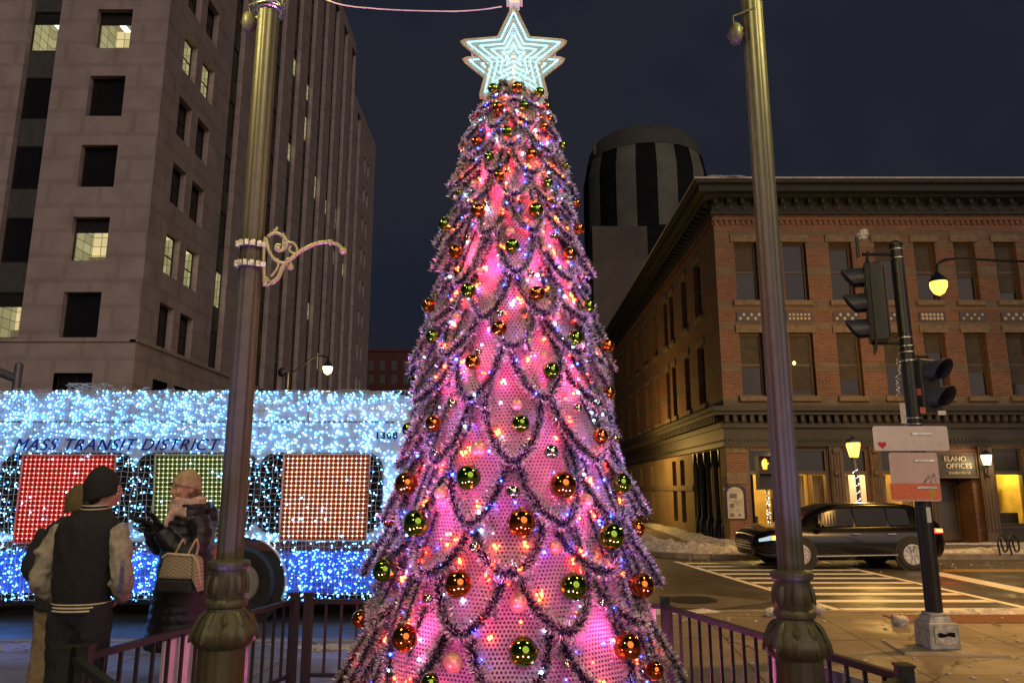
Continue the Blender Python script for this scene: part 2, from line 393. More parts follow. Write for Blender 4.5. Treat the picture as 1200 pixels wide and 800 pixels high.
# tactile strip at the kerb ramp
tx0, ty0 = G(1080,728); tx1, ty1 = G(1215,724)
mb = MB(); mb.box((4.9,9.72,.001),(8.6,10.3,.014)); mb.v = mb.v
for i in range(60):
    for j in range(9): mb.box((4.93+i*.061,9.75+j*.061,.014),(4.96+i*.061,9.78+j*.061,.02))
tag(mb.build('tactile_paving', mat('tactile_brick', (.26,.11,.05), .6, scale=8)), kind='structure')
# snow
def snow_heap(name, pts, label, seed, hmax=.35, group='heaps of old snow along the kerbs', res=.09, z=0.0, z_in=.0):
    """a lumpy ridge over a polyline of (x, y, half_width, height)"""
    rnd = random.Random(seed)
    P3 = smoothpath([(p[0],p[1],0) for p in pts], 8); W_ = smoothpath([(p[2],p[3],0) for p in pts], 8)
    mb = MB(); n = 11; rows = []
    ln = rnd.uniform(0,100)
    from mathutils import noise as mn
    for i, (c, w) in enumerate(zip(P3, W_)):
        t = (P3[min(i+1,len(P3)-1)]-P3[max(0,i-1)]).normalized(); q = Vector((-t.y,t.x,0)); row = []
        end = min(1, min(i, len(P3)-1-i)/2.5)
        for k in range(n):
            s = -1+2*k/(n-1); e = 1+.35*mn.noise(Vector((i*.7+ln, k*.2+(s>0)*7, 3)))
            pt = c+q*s*max(.03,w.x)*e*(.4+.6*end)
            hh = max(0,(1-abs(s)**1.6))*w.y*(.65+.9*abs(mn.noise(Vector((pt.x*3.1+ln,pt.y*3.1,1))))+.8*abs(mn.noise(Vector((pt.x*9+ln,pt.y*9,5)))))*end
            row.append((pt.x, pt.y, z+(hh if abs(s) < .99 else -.02)))
        rows.append(row)
    vs = [p for r in rows for p in r]
    fs = [(i*n+k, i*n+k+1, (i+1)*n+k+1, (i+1)*n+k) for i in range(len(rows)-1) for k in range(n-1)]
    mb.add(vs, fs); c = pts[len(pts)//2]
    return solo(mb, name, M['snow'], label, 'snow', group, loc=(c[0],c[1],z), smooth='all')
snow_heap('snow_bank', [(3.75,40,.4,.2),(3.7,32,.55,.3),(3.6,26,.55,.34),(3.7,22.6,.6,.32),(4.15,20.9,.5,.28),(5.2,20.0,.4,.2),(6.3,19.85,.25,.1)], 'long dirty snow bank along the kerb at the brick building corner', 1)
snow_heap('snow_strip', [(6.2,36,.2,.12),(6.0,27,.3,.2),(5.9,24.0,.35,.2),(6.6,22.5,.3,.15),(7.6,22.2,.2,.08)], 'thin snow strip against the foot of the brick corner pier', 2)
snow_heap('snow_strip', [(10.5,20.1,.1,.05),(12.2,19.95,.2,.13),(13.5,19.9,.25,.16),(14.6,19.95,.15,.08)], 'low crusty snow strip on the kerb behind the black car', 3)
snow_heap('snow_strip', [(14.2,21.7,.1,.05),(15.5,21.5,.35,.1),(17.5,21.6,.4,.12),(22,21.7,.3,.1)], 'flat snow patch around the bike rack by the lit window', 4)
snow_heap('snow_strip', [(12.4,22.9,.1,.04),(15,22.85,.14,.07),(20,22.85,.14,.06)], 'narrow snow line along the foot of the office facade', 5)
snow_heap('snow_strip', [(-2.4,8.3,.05,.02),(-1.6,8.28,.1,.04),(-.9,8.3,.12,.05),(-.45,8.5,.08,.03)], 'thin slush line on the kerb beside the decorated bus', 8)
snow_heap('snow_strip', [(.9,9.95,.05,.02),(1.5,10.35,.08,.05),(2.2,10.5,.08,.05),(2.9,10.6,.05,.02)], 'thin slush line on the kerb right of the tree', 9)
snow_heap('snow_strip', [(5.4,10.45,.04,.02),(6.4,10.4,.1,.07),(7.6,10.4,.12,.09),(9.2,10.45,.1,.05)], 'slushy snow line between the tactile paving and the crosswalk', 12)
def chunk(u, v, r, label, seed):
    x, y = G(u, v); mb = MB(); rnd = random.Random(seed); mb.ell((0,0,r*.5), (r,r*.8,r*.75), 12, 8)
    from mathutils import noise as mn
    mb.v = [tuple(Vector(p)*(1+.45*mn.noise(Vector(p)*(3/r)*.6+Vector((seed,0,0))))+Vector((x,y,0))) for p in mb.v]
    solo(mb, 'snow_chunk', M['snow'], label, 'snow', 'loose chunks of snow', loc=(x,y,0), smooth='all')
rn = random.Random(31); mb = MB()
for k in range(260):
    if k < 150: u = rn.uniform(800,1195); v = rn.choice((rn.gauss(722,5), rn.gauss(655,4), rn.uniform(715,800))); v = min(max(v,645),798); x, y = G(u, v)
    else: u = rn.uniform(-100,430); v = rn.gauss(757,4); x, y = G(u, v)
    zz = 0 if (y < 10.4 or y > 19.6) and y < 60 else ROADZ
    if x < 0 and y > 8.4: zz = ROADZ
    r = rn.uniform(.008,.035); mb.ell((x,y,zz+r*.2), (r,r*rn.uniform(.5,1),r*.45), 6, 4, rot=Matrix.Rotation(rn.uniform(0,3),3,'Z'))
tag(solo(mb, 'snow_crumbs', M['snow'], 'crumbs of old snow scattered over pavement and road', 'snow'), kind='stuff')
chunk(902,722,.085,'white snow chunk at the left side of the right lamp post', 11)
chunk(960,719,.10,'white snow chunk at the right side of the right lamp post', 12)
chunk(1055,732,.10,'white snow chunk between the lamp post and the signal pole base', 13)
# ================================================================ OFFICE TOWER (left)
M['stone'] = brick_mat('limestone', (.40,.325,.30), (.38,.31,.285), (.34,.275,.25), bw=2.6, bh=1.29, rough=.85)
M['span'] = mat('spandrel_metal', (.085,.088,.078), .5, .3, scale=3)
M['dframe'] = mat('dark_frame', (.02,.018,.017), .5, .3)
M['dglass'] = glassy('dark_glass', (.012,.011,.012), .12)
M['blind'] = mat('window_blind', (.35,.33,.25), .8)
def lit_mat(name, c1, c2, s):
    m, N, L = nt(name); p = pos(N); sp = N.new('ShaderNodeSeparateXYZ'); L.new(p, sp.inputs[0]); cb = N.new('ShaderNodeCombineXYZ')
    L.new(MATH(N, L, 'ADD', sp.outputs[0], sp.outputs[1]), cb.inputs[0]); L.new(sp.outputs[2], cb.inputs[1])
    b = N.new('ShaderNodeTexBrick'); L.new(cb.outputs[0], b.inputs['Vector']); b.inputs['Scale'].default_value = 1.0; b.inputs['Brick Width'].default_value = .62; b.inputs['Row Height'].default_value = .5; b.offset = 0
    b.inputs['Color1'].default_value = (*c1, 1); b.inputs['Color2'].default_value = (*c2, 1); b.inputs['Mortar'].default_value = (*[x*.45 for x in c2], 1); b.inputs['Mortar Size'].default_value = .022
    e = N.new('ShaderNodeEmission'); L.new(b.outputs[0], e.inputs[0]); e.inputs[1].default_value = s; out(N, L, e.outputs[0]); m.cycles.emission_sampling = 'NONE'; return m
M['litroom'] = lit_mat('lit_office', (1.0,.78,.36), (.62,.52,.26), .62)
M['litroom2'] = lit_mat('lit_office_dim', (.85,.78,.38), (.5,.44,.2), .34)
M['tubelight'] = emit('tube_light', (1,.97,.75), 1.6, 'NONE')
M['fascia'] = M['dframe']
WC = [0]
def pt(axis, fixed, inward, a, z, o): return (a, fixed+o*inward, z) if axis == 'x' else (fixed+o*inward, a, z)
def abox(mb, axis, fixed, inward, a0, a1, z0, z1, o0, o1, mi=0):
    return mb.box(pt(axis, fixed, inward, a0, z0, o0), pt(axis, fixed, inward, a1, z1, o1), mi)
def window(parent, axis, fixed, inward, a0, a1, z0, z1, depth, lit=None, fm=None, gm=None, fw=.06, mull=(0,1), sep=True, name='window', label=None, blind=0):
    """frame bars at the recess with a pane behind them; lit windows get a small room behind"""
    mb = MB(); D = depth
    e = .004
    a0 += e; a1 -= e; z0 += e; z1 -= e
    abox(mb, axis, fixed, inward, a0, a0+fw, z0, z1, D-.06, D); abox(mb, axis, fixed, inward, a1-fw, a1, z0, z1, D-.06, D)
    abox(mb, axis, fixed, inward, a0+fw, a1-fw, z0, z0+fw, D-.058, D); abox(mb, axis, fixed, inward, a0+fw, a1-fw, z1-fw, z1, D-.058, D)
    for i in range(1, mull[0]+1):
        a = a0+(a1-a0)*i/(mull[0]+1); abox(mb, axis, fixed, inward, a-fw/2, a+fw/2, z0+fw, z1-fw, D-.05, D)
    for i in range(1, mull[1]+1):
        z = z0+(z1-z0)*i/(mull[1]+1); abox(mb, axis, fixed, inward, a0+fw, a1-fw, z-fw/2, z+fw/2, D-.045, D)
    g = MB(); q = lambda a, z, o: pt(axis, fixed, inward, a, z, o)
    if lit is None:
        g.add([q(a0,z0,D-.02), q(a1,z0,D-.02), q(a1,z1,D-.02), q(a0,z1,D-.02)], [(0,1,2,3)]); mats = [gm or M['dglass']]
        if blind: g.add([q(a0+fw,z1-(z1-z0)*blind,D-.026), q(a1-fw,z1-(z1-z0)*blind,D-.026), q(a1-fw,z1-fw,D-.026), q(a0+fw,z1-fw,D-.026)], [(0,1,2,3)], 1); mats.append(M['blind2'])
    else:
        dd = 1.6   # a shallow lit room: side walls, ceiling with a tube light, back wall with shelves
        g.add([q(a0,z0,D+dd), q(a1,z0,D+dd), q(a1,z1,D+dd), q(a0,z1,D+dd)], [(0,1,2,3)], 0)
        g.add([q(a0,z1,D), q(a1,z1,D), q(a1,z1,D+dd), q(a0,z1,D+dd)], [(0,1,2,3)], 0)
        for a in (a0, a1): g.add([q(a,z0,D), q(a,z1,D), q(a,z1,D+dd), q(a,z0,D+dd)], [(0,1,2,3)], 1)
        abox(g, axis, fixed, inward, a0+(a1-a0)*.25, a0+(a1-a0)*.42, z1-.1, z1-.03, D+.3, D+1.5, 2)
        abox(g, axis, fixed, inward, a0+fw, a0+(a1-a0)*.6, z0, z0+(z1-z0)*.3, D+1.2, D+1.4, 3)
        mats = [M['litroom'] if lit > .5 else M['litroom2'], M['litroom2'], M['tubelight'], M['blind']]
        if lit in (1, .4):  # upper sash with its shade pulled
            g.add([q(a0,z0+(z1-z0)*.68,D-.01), q(a1,z0+(z1-z0)*.68,D-.01), q(a1,z1,D-.01), q(a0,z1,D-.01)], [(0,1,2,3)], 4); mats.append(M['dframe'])
        elif lit == .9:
            mats.append(M['dframe'])
        if len(mats) < 5: mats.append(M['dframe'])
    if sep:
        f = mb.build(name, fm or M['dframe'], parent); tag(f, label)
        g.build('pane', mats, f); return f
    for i in range(len(g.m)): g.m[i] += 1
    b = len(mb.v); mb.v += g.v; mb.f += [tuple(k+b for k in t) for t in g.f]; mb.m += g.m
    f = mb.build(name, [fm or M['dframe']]+mats, parent); return tag(f, label)
M['blind2'] = mat('dark_blind', (.10,.09,.075), .8)
TX, TY = -18.1, 35.0; YH, YE = 77.8, 91.5; ZH, ZL = 52.2, 46.3
tower = thing('office_building', (TX-14, 60, 0), 'tall pale stone office building behind the bus with long dark window strips', 'building')
fl = [8.78+3.86*k for k in range(11)]
frontops = []; sideops = []
def strip_top(y): return (ZH if y < YH else ZL)-1.3
fcol = [(-21.9,-20.05), (-29.5,-27.65), (-37.1,-35.25)]
for a, b in fcol:
    for z in fl[:11]: frontops.append((a, b, z, z+2.27))
    frontops.append((a, b, 4.5, 7.05))
fstrip = [(-25.45,-23.85), (-33.05,-31.45), (-40.6,-39.0)]
for a, b in fstrip: frontops.append((a, b, 8.75, ZH-1.3))
scol = [(36.95,38.55), (39.35,41.0)]
for a, b in scol:
    for z in fl: sideops.append((a, b, z, z+2.27))
    sideops.append((a, b, 4.5, 7.05))
sstrip = [(43.5+4.05*k, 45.35+4.05*k) for k in range(10)]
for a, b in sstrip: sideops.append((a, b, 8.75, strip_top(a)))
endw = [(84.6,85.5), (86.6,87.5)]
for a, b in endw:
    for z in fl[:9]: sideops.append((a, b, z, z+1.9))
mb = MB()
wall_open(mb, 'x', TY, -46, TX, 8.66, ZH, frontops, .42, 1)
wall_open(mb, 'x', TY+.004, -46, TX, 0, 8.56, [o for o in frontops if o[2] < 8], .42, 1)
wall_open(mb, 'y', TX, TY, YH, 8.66, ZH, [o for o in sideops if o[0] < YH], .42, -1)
wall_open(mb, 'y', TX, YH, YE, 8.66, ZL, [o for o in sideops if o[0] > YH], .42, -1)
wall_open(mb, 'y', TX-.004, TY, YE, 0, 8.56, [o for o in sideops if o[2] < 8], .42, -1)
mb.add([(-46,YE,0),(TX,YE,0),(TX,YE,ZL),(-46,YE,ZL)], [(0,1,2,3)])
mb.add([(-46,TY,0),(-46,YE,0),(-46,YE,ZL),(-46,TY,ZL)], [(0,1,2,3)])
mb.add([(-46,YH,ZL),(TX,YH,ZL),(TX,YH,ZH),(-46,YH,ZH)], [(0,1,2,3)])
mb.build('wall', M['stone'], tower)
mb = MB(); mb.box((-46,TY+.5,ZH-.8),(TX-.5,YH-.3,ZH-.4)); mb.box((-46,YH+.1,ZL-.8),(TX-.5,YE-.3,ZL-.4)); mb.build('roof', M['span'], tower)
mb = MB(); mb.box((-46,TY-.09,8.56),(TX,TY+.3,8.665)); mb.box((TX-.3,TY-.09,8.56),(TX+.09,YE,8.665)); mb.build('ledge', M['stone'], tower)
# strips: spandrel panels and windows set back in each channel
sp = MB()
lit_front = {(0,4):1, (0,1):.9, (3,0):1.0, (3,4):.4}
wins = []
for i, (a, b) in enumerate(fcol):
    for k, z in enumerate(fl): wins.append(('x', TY, 1, a, b, z, z+2.27, .38, {(0,4):1,(0,1):1}.get((i,k)), (0,0)))
    wins.append(('x', TY, 1, a, b, 4.5, 7.05, .38, None, (1,0)))
for i, (a, b) in enumerate(fstrip):
    for k, z in enumerate(fl):
        if z+2.4 > ZH: continue
        wins.append(('x', TY, 1, a, b, z, z+2.35, .41, {(0,0):1,(0,4):.4}.get((i,k)), (0,0)))
        abox(sp, 'x', TY, 1, a, b, z+2.352, min(z+3.858, ZH-1.3), .33, .42)
for i, (a, b) in enumerate(scol):
    for k, z in enumerate(fl): wins.append(('y', TX, -1, a, b, z, z+2.27, .38, {(0,1):.9,(1,1):.9,(0,4):.9,(1,4):.9}.get((i,k)), (0,1)))
    wins.append(('y', TX, -1, a, b, 4.5, 7.05, .38, None, (0,1)))
litS = {(0,1):.9,(3,5):1,(3,7):1,(2,8):.9,(4,6):.9,(5,5):.9,(6,5):1,(7,5):.9,(8,4):.9,(4,7):.4,(3,3):.4,(5,2):.4,(6,1):.4,(1,3):.9,(7,4):.4}
for i, (a, b) in enumerate(sstrip):
    for k, z in enumerate(fl):
        if z+2.4 > strip_top(a): continue
        wins.append(('y', TX, -1, a, b, z, z+2.35, .41, litS.get((i,k)), (1,0)))
        abox(sp, 'y', TX, -1, a, b, z+2.352, min(z+3.858, strip_top(a)), .33, .42)
for a, b in endw:
    for k, z in enumerate(fl[:9]): wins.append(('y', TX, -1, a, b, z, z+1.9, .38, None, (0,1)))
def wsize(w):
    ax, fx, inw, a, b, c, d = w[:7]
    qs = [proj(pt(ax, fx, inw, s, t, 0)) for s in (a,b) for t in (c,d)]
    us = [q[0] for q in qs]; vs = [q[1] for q in qs]
    if max(us) < 0 or min(us) > 1200 or max(vs) < 0 or min(vs) > 800: return 0
    return (max(us)-min(us))*(max(vs)-min(vs))
wins.sort(key=wsize, reverse=True)
rest = None; restmb = MB(); nw = 0
for w in wins:
    ax, fx, inw, a, b, c, d, dp, lit, mu = w
    if nw < 98:
        window(tower, ax, fx, inw, a, b, c, d, dp, lit, mull=mu, sep=nw < 34, fw=.07); nw += 1
    else:
        abox(restmb, ax, fx, inw, a, b, c, d, dp-.05, dp)
        if lit: abox(restmb, ax, fx, inw, a+.1, b-.1, c+.1, c+(d-c)*.6, dp-.07, dp-.05, 1)
tag(restmb.build('window', [M['dglass'], M['litroom2']], tower), 'small far windows of the office building high up and at its far end', kind='stuff')
tag(sp.build('spandrel', M['span'], tower), kind='stuff')
# ================================================================ DISTANT BUILDINGS
M['redbrick_far'] = brick_mat('far_red_brick', (.10,.025,.02), (.08,.02,.017), (.06,.03,.025))
lb = thing('brick_building', (-12,140,0), 'low dark red brick building far down the street between bus and tree', 'building')
mb = MB(); x0 = P(428,412,140).x; x1 = P(560,412,140).x; zt = ZV(412,140)
mb.box((x0,140,0),(x1,155,zt)); mb.build('wall', M['redbrick_far'], lb)
mb = MB(); mb.box((x0-.2,139.8,zt),(x1+.2,155,zt+.5)); mb.build('roof', M['redbrick_far'], lb)
for u in (435,448,462,476,490):
    for v in (428,444):
        a = P(u,v,139.9); mbw = MB(); mbw.box((a.x-.5,139.94,a.z-.9),(a.x+.5,140.0,a.z+.9)); mbw.build('window', M['span'], lb)
# striped round tower
rt = thing('round_tower', (21,112,0), 'dark round high-rise with alternating pale and black vertical stripes', 'tower')
M['fin'] = mat('pale_fins', (.125,.125,.095), .8, scale=.3); M['tdark'] = mat('tower_dark', (.012,.012,.014), .95, scale=.3, Specular_IOR_Level=.1)
M['tcap'] = mat('tower_cap', (.06,.062,.05), .8, scale=.3); M['tblock'] = mat('tower_block', (.10,.08,.065), .85, scale=.2)
TYt = 112.0; c = P(755,200,TYt); rr = 71.5/F*(TYt*CS+(c.z-H)*SN); zc = ZV(147,TYt-4); zs = ZV(172,TYt-rr); 
nseg = 120; zsh = zs-2.2
def striped(z0, r0, z1, r1, mbs):
    for k in range(nseg):
        a0 = 2*PI*k/nseg; a1 = 2*PI*(k+1)/nseg
        deg = (math.degrees((a0+a1)/2)+90-8) % 36
        mi = 0 if (deg < 9.5 or deg > 26.5) and not (9.5 < deg < 26.5) else 1
        mi = 0 if deg < 9.2 or deg > 26.8 else 1
        f = 1.0 if mi == 0 else .985
        mbs.add([(c.x+r0*f*math.cos(a0),TYt+r0*f*math.sin(a0),z0),(c.x+r0*f*math.cos(a1),TYt+r0*f*math.sin(a1),z0),(c.x+r1*f*math.cos(a1),TYt+r1*f*math.sin(a1),z1),(c.x+r1*f*math.cos(a0),TYt+r1*f*math.sin(a0),z1)], [(0,1,2,3)], mi)
        if k % 12 in (0,3,8,9,11) and False:
            for aa in (a0,a1):
                mbs.add([(c.x+r0*math.cos(aa),TYt+r0*math.sin(aa),z0),(c.x+r0*.985*math.cos(aa),TYt+r0*.985*math.sin(aa),z0),(c.x+r1*.985*math.cos(aa),TYt+r1*.985*math.sin(aa),z1),(c.x+r1*math.cos(aa),TYt+r1*math.sin(aa),z1)], [(0,1,2,3)], 0 if mi == 0 else 1)
mb = MB(); striped(0, rr, zsh, rr, mb); striped(zsh, rr, zs+1.2, rr*.93, mb); mb.build('shaft', [M['fin'], M['tdark']], rt)
mb = MB(); mb.lathe([(rr*.94,zs+1.0),(rr*.90,zs+3.0),(rr*.80,zs+4.6),(rr*.60,zs+5.6),(rr*.56,zs+5.65),(.1,zs+5.7)], 48, (c.x,TYt,0)); mb.build('cap', M['tcap'], rt, smooth=True)
b0 = P(694,265,TYt-rr-1); b1 = P(758,265,TYt-rr-1)
mb = MB(); mb.box((b0.x,TYt-rr-1,0),(b1.x,TYt-rr+6,b0.z)); mb.build('stair_block', M['tblock'], rt)
mb = MB(); mb.box((b1.x+.01,TYt-rr-.6,0),(b1.x+9,TYt-rr+6,b0.z+.4)); mb.build('dark_block', M['tdark'], rt)
for u, v in ((697,168),(712,160),(815,168),(790,160)):
    a = P(u,v-2,TYt-4); mb = MB(); mb.box((a.x-.25,TYt-4,zs+1.5),(a.x+.25,TYt-3.6,a.z)); mb.build('antenna', M['tcap'], rt)
# ================================================================ BRICK CORNER BUILDING (right)
BX, BY = 6.61, 23.06; BE, BR = 47.5, 33.0
M['iron_trim'] = mat('painted_trim', (.036,.032,.022), .6, scale=4, var=.2)
M['trim2'] = mat('storefront_trim', (.11,.072,.04), .5, scale=5, var=.25)
M['sstone'] = mat('sandstone', (.20,.15,.095), .85, scale=6, var=.3)
bands = [(10.46,10.62),(9.72,9.9),(9.35,9.56),(8.35,8.72),(7.28,7.55),(6.62,6.82),(5.25,5.55),(4.1,4.46),(1.86,2.12)]
M['brick'] = brick_mat('red_brick', (.22,.095,.055), (.14,.062,.04), (.28,.20,.13), bands, (.21,.155,.10))
M['ochre'] = brick_mat('ochre_painted_brick', (.33,.24,.12), (.3,.215,.105), (.2,.14,.08))
bb = thing('brick_building', (20,35,0), 'three storey red brick corner building with dark cornice and lit shopfronts', 'building')
ZT = 11.2
upx = [(7.22,7.97),(8.80,9.57),(10.31,11.06),(11.80,12.52),(13.08,13.78),(14.38,15.08),(15.70,16.42),(17.05,17.8),(18.6,19.35),(20.2,20.95),(21.8,22.55),(23.4,24.15)]
UZ, MZ = (7.55,9.52), (4.47,6.50)
ops = [(a,b,*UZ) for a, b in upx]+[(a,b,*MZ) for a, b in upx]
shop = [(7.24,8.42,'sw'),(8.5,9.7,'sw'),(10.15,10.95,'sw'),(11.32,12.5,'sw'),(14.78,15.72,'lit'),(16.3,17.6,'sw'),(17.7,19.0,'sw'),(19.6,20.9,'sw'),(21.2,22.5,'sw')]
ent = (12.98,14.72,0.02,2.72)
ops += [(a,b,.5,2.86) for a,b,_ in shop]+[ent]
sidey = [(25.05,26.0),(27.2,28.0),(29.5,30.2),(30.7,31.4),(33.0,33.8),(35.6,36.4),(38.3,39.1),(41.2,42),(44,44.8)]
sops = [(a,b,*UZ) for a,b in sidey]+[(a,b,*MZ) for a,b in sidey]
gy = [(28.75,29.5),(30.2,30.95),(35.0,35.65),(38.0,38.65),(41.2,41.9),(44.2,44.9)]
gops = [(a,b,.35,2.72) for a,b in gy]; entr = (23.75,27.4,.02,2.86)
mb = MB(); wall_open(mb, 'x', BY, BX, BR, 0, ZT, ops, .3, 1); wall_open(mb, 'y', BX, BY, BE, 3.1, ZT, sops, .3, 1)
mb.add([(BX,BE,0),(BR,BE,0),(BR,BE,ZT),(BX,BE,ZT)], [(0,1,2,3)]); mb.add([(BR,BY,0),(BR,BE,0),(BR,BE,ZT),(BR,BY,ZT)], [(0,1,2,3)])
mb.build('wall', M['brick'], bb)
mb = MB(); wall_open(mb, 'y', BX, BY, BE, 0, 3.1, gops+[entr], .3, 1); mb.build('side_base_wall', M['ochre'], bb)
mb = MB(); mb.box((BX+.1,BY+.1,ZT-.25),(BR-.1,BE-.1,ZT-.05)); mb.build('roof', M['iron_trim'], bb)
M['cornice_dark'] = mat('cornice_dark', (.020,.019,.015), .7, scale=4, var=.25)
# upper cornice: stepped, with blocks and rosettes; runs along both streets
def run_cornice(name, steps, mats, dent=None, ros=None):
    mb = MB()
    for z0, z1, o in steps:
        mb.box((BX-o,BY-o,z0),(BR,BY+.02,z1)); mb.box((BX-o,BY+.02,z0),(BX+.02,BE,z1))
    if dent:
        z0, z1, w, gap, o0, o1 = dent
        x = BX-o0+.02
        while x < BR: mb.box((x,BY-o1,z0),(x+w,BY-o0+.01,z1)); x += w+gap
        y = BY+.1
        while y < BE: mb.box((BX-o1,y,z0),(BX-o0+.01,y+w,z1)); y += w+gap
    return mb.build(name, mats, bb)
run_cornice('cornice', [(10.45,10.55,.10),(10.55,10.95,.06),(10.95,11.06,.36),(11.06,11.3,.58),(11.3,11.42,.70)], M['cornice_dark'], (10.78,10.95,.12,.32,.05,.26))
mb = MB()
x = BX+.15
while x < BR:
    mb.lathe([(.01,-.03),(.04,-.03),(.06,-.008),(.085,-.02),(.095,0)], 14, (x,BY-.065,10.66), axis='y'); x += .44
y = BY+.4
while y < BE:
    mb.lathe([(.01,.0),(.095,0),(.085,.02),(.05,.01)], 10, (BX-.075,y,10.66), axis='x'); y += .44
tag(mb.build('cornice_rosettes', M['iron_trim'], bb), kind='stuff')
mb = MB(); mb.box((BX-.73,BY-.73,11.422),(BR,BY-.5,11.47)); mb.box((BX-.73,BY-.5,11.422),(BX-.5,BE,11.47)); mb.build('roof_edge', mat('roof_edge_metal', (.5,.48,.44), .5), bb)
snow_heap('snow_ledge', [(6.1,26.2,.12,.05),(6.15,24.5,.2,.10),(6.3,22.9,.3,.16),(7.0,22.55,.28,.12),(7.7,22.5,.15,.05)], 'small snow cap on the roof corner of the brick building', 21, group=None, z=11.47)
# brick dentil course
mb = MB(); x = BX
while x < BR-.2: mb.box((x,BY-.05,10.12),(x+.09,BY+.01,10.26)); x += .18
y = BY
while y < BE: mb.box((BX-.05,y,10.12),(BX+.01,y+.09,10.26)); y += .18
mb.box((BX-.06,BY-.06,10.262),(BR,BY+.01,10.33)); mb.box((BX-.06,BY+.01,10.262),(BX+.01,BE,10.33)); mb.build('dentil_course', M['brick'], bb)
# lower cornice, fascia
run_cornice('lower_cornice', [(3.48,3.62,.16),(3.62,3.86,.10),(3.86,3.98,.36),(3.98,4.12,.46)], M['iron_trim'], (3.66,3.86,.12,.14,.09,.30))
run_cornice('fascia', [(2.98,3.48,.07),(2.9,2.98,.13)], M['iron_trim'], (3.06,3.13,.05,.07,.06,.10))
# stone sills and lintels
for grp, axis, fixed in ((upx,'x',BY),(sidey,'y',BX)):
    for a, b in grp:
        for (z0, z1) in (UZ, MZ):
            mb = MB(); abox(mb, axis, fixed, 1, a-.1, b+.1, z1, z1+.24, -.05, .05); mb.build('lintel', M['sstone'], bb)
            mb = MB(); abox(mb, axis, fixed, 1, a-.1, b+.1, z0-.16, z0, -.09, .05); mb.build('sill', M['sstone'], bb)
M['wood'] = mat('brown_window_frame', (.09,.055,.03), .55, scale=9)
M['bglass'] = glassy('sash_glass', (.02,.017,.013), .10); M['bglass2'] = glassy('sash_glass_dark', (.012,.014,.02), .05)
M['shade'] = mat('window_shade', (.065,.05,.032), .8)
bl = [.5,0,.12,.3,.55,.6,.85,0,.5,.4,.3,0]; bl2 = [.55,.9,.75,.5,.3,.62,.8,.6,.4,.3,.2,.9]
M['blind2'] = M['shade']
for i, (a, b) in enumerate(upx):
    window(bb, 'x', BY, 1, a, b, *UZ, .22, None, M['wood'], M['bglass2' if i in (1,7) else 'bglass'], .07, (0,1), blind=bl[i])
    window(bb, 'x', BY, 1, a, b, *MZ, .22, None, M['wood'], M['bglass'], .07, (0,1), blind=bl2[i])
for i, (a, b) in enumerate(sidey):
    window(bb, 'y', BX, 1, a, b, *UZ, .22, None, M['wood'], M['bglass2'], .07, (0,1)); window(bb, 'y', BX, 1, a, b, *MZ, .22, None, M['wood'], M['bglass2'], .07, (0,1))
for a, b in gy: window(bb, 'y', BX, 1, a, b, .35, 2.72, .2, None, M['wood'], M['bglass2'], .07, (0,1))
mb = MB(); mb.ell((8.98,BY+.17,5.55), (.05,.02,.06), 10, 8); mb.build('window_lamp', emit('window_lamp', (1,.72,.2), 4), bb)  # a lamp's reflection in the pane, made as a small glowing bead
# tile panels between the storeys
M['tile_dark'] = mat('tile_dark', (.03,.025,.02), .4); M['tile_pale'] = mat('tile_pale', (.5,.4,.24), .4, scale=20)
for i, (a, b) in enumerate(upx+[None]*0):
    cx = (a+b)/2; mb = MB(); mb.box((cx-.42,BY-.03,6.86),(cx+.42,BY+.01,7.18))
    for p_ in range(6):
        for q_ in range(2):
            if (p_+q_) % 2 == 0 or i % 3 == 1:
                xx = cx-.36+p_*.122; zz = 6.90+q_*.125
                mb.lathe([(.005,-.04),(.05,-.04),(.055,-.03)], 4 if i % 2 else 10, (xx+.055,BY+.0,zz+.06), 1, axis='y', phase=PI/4)
    mb.build('tile_panel', [M['tile_dark'], M['tile_pale']], bb)
# shop fronts: frames, transoms, see-through glass, a real room with lamps behind
M['shopglass'] = glassy('shop_glass', (.03,.025,.015), .04, see=.86)
M['plaster'] = mat('shop_plaster', (.50,.36,.14), .8, scale=2, var=.3); M['shopwood'] = mat('shop_wood', (.13,.07,.03), .5, scale=6)
M['darkstuff'] = mat('shop_furniture', (.03,.025,.02), .6)
for i, (a, b, kind) in enumerate(shop):
    mb = MB(); w = .07
    for q_ in ((a,a+w,.5,2.86),(b-w,b,.5,2.86),(a+w,b-w,.5,.6),(a+w,b-w,2.78,2.86),(a+w,b-w,2.06,2.17)): mb.box((q_[0]+.003,BY+.02,q_[2]),(q_[1]-.003,BY+.14,q_[3]))
    f = mb.build('shop_window', M['trim2'] if kind == 'sw' else M['iron_trim'], bb)
    g = MB(); g.add([(a,BY+.1,.5),(b,BY+.1,.5),(b,BY+.1,2.08),(a,BY+.1,2.08)], [(0,1,2,3)]); g.build('pane', M['shopglass'], f)
    g = MB(); g.add([(a,BY+.1,2.1),(b,BY+.1,2.1),(b,BY+.1,2.86),(a,BY+.1,2.86)], [(0,1,2,3)]); g.build('transom_pane', M['bglass'], f)
    mb = MB(); mb.box((a,BY-.04,.1),(b,BY+.0,.46)); mb.box((a-.03,BY-.07,.44),(b+.03,BY+.02,.497)); mb.build('stall_riser', M['iron_trim'], bb)
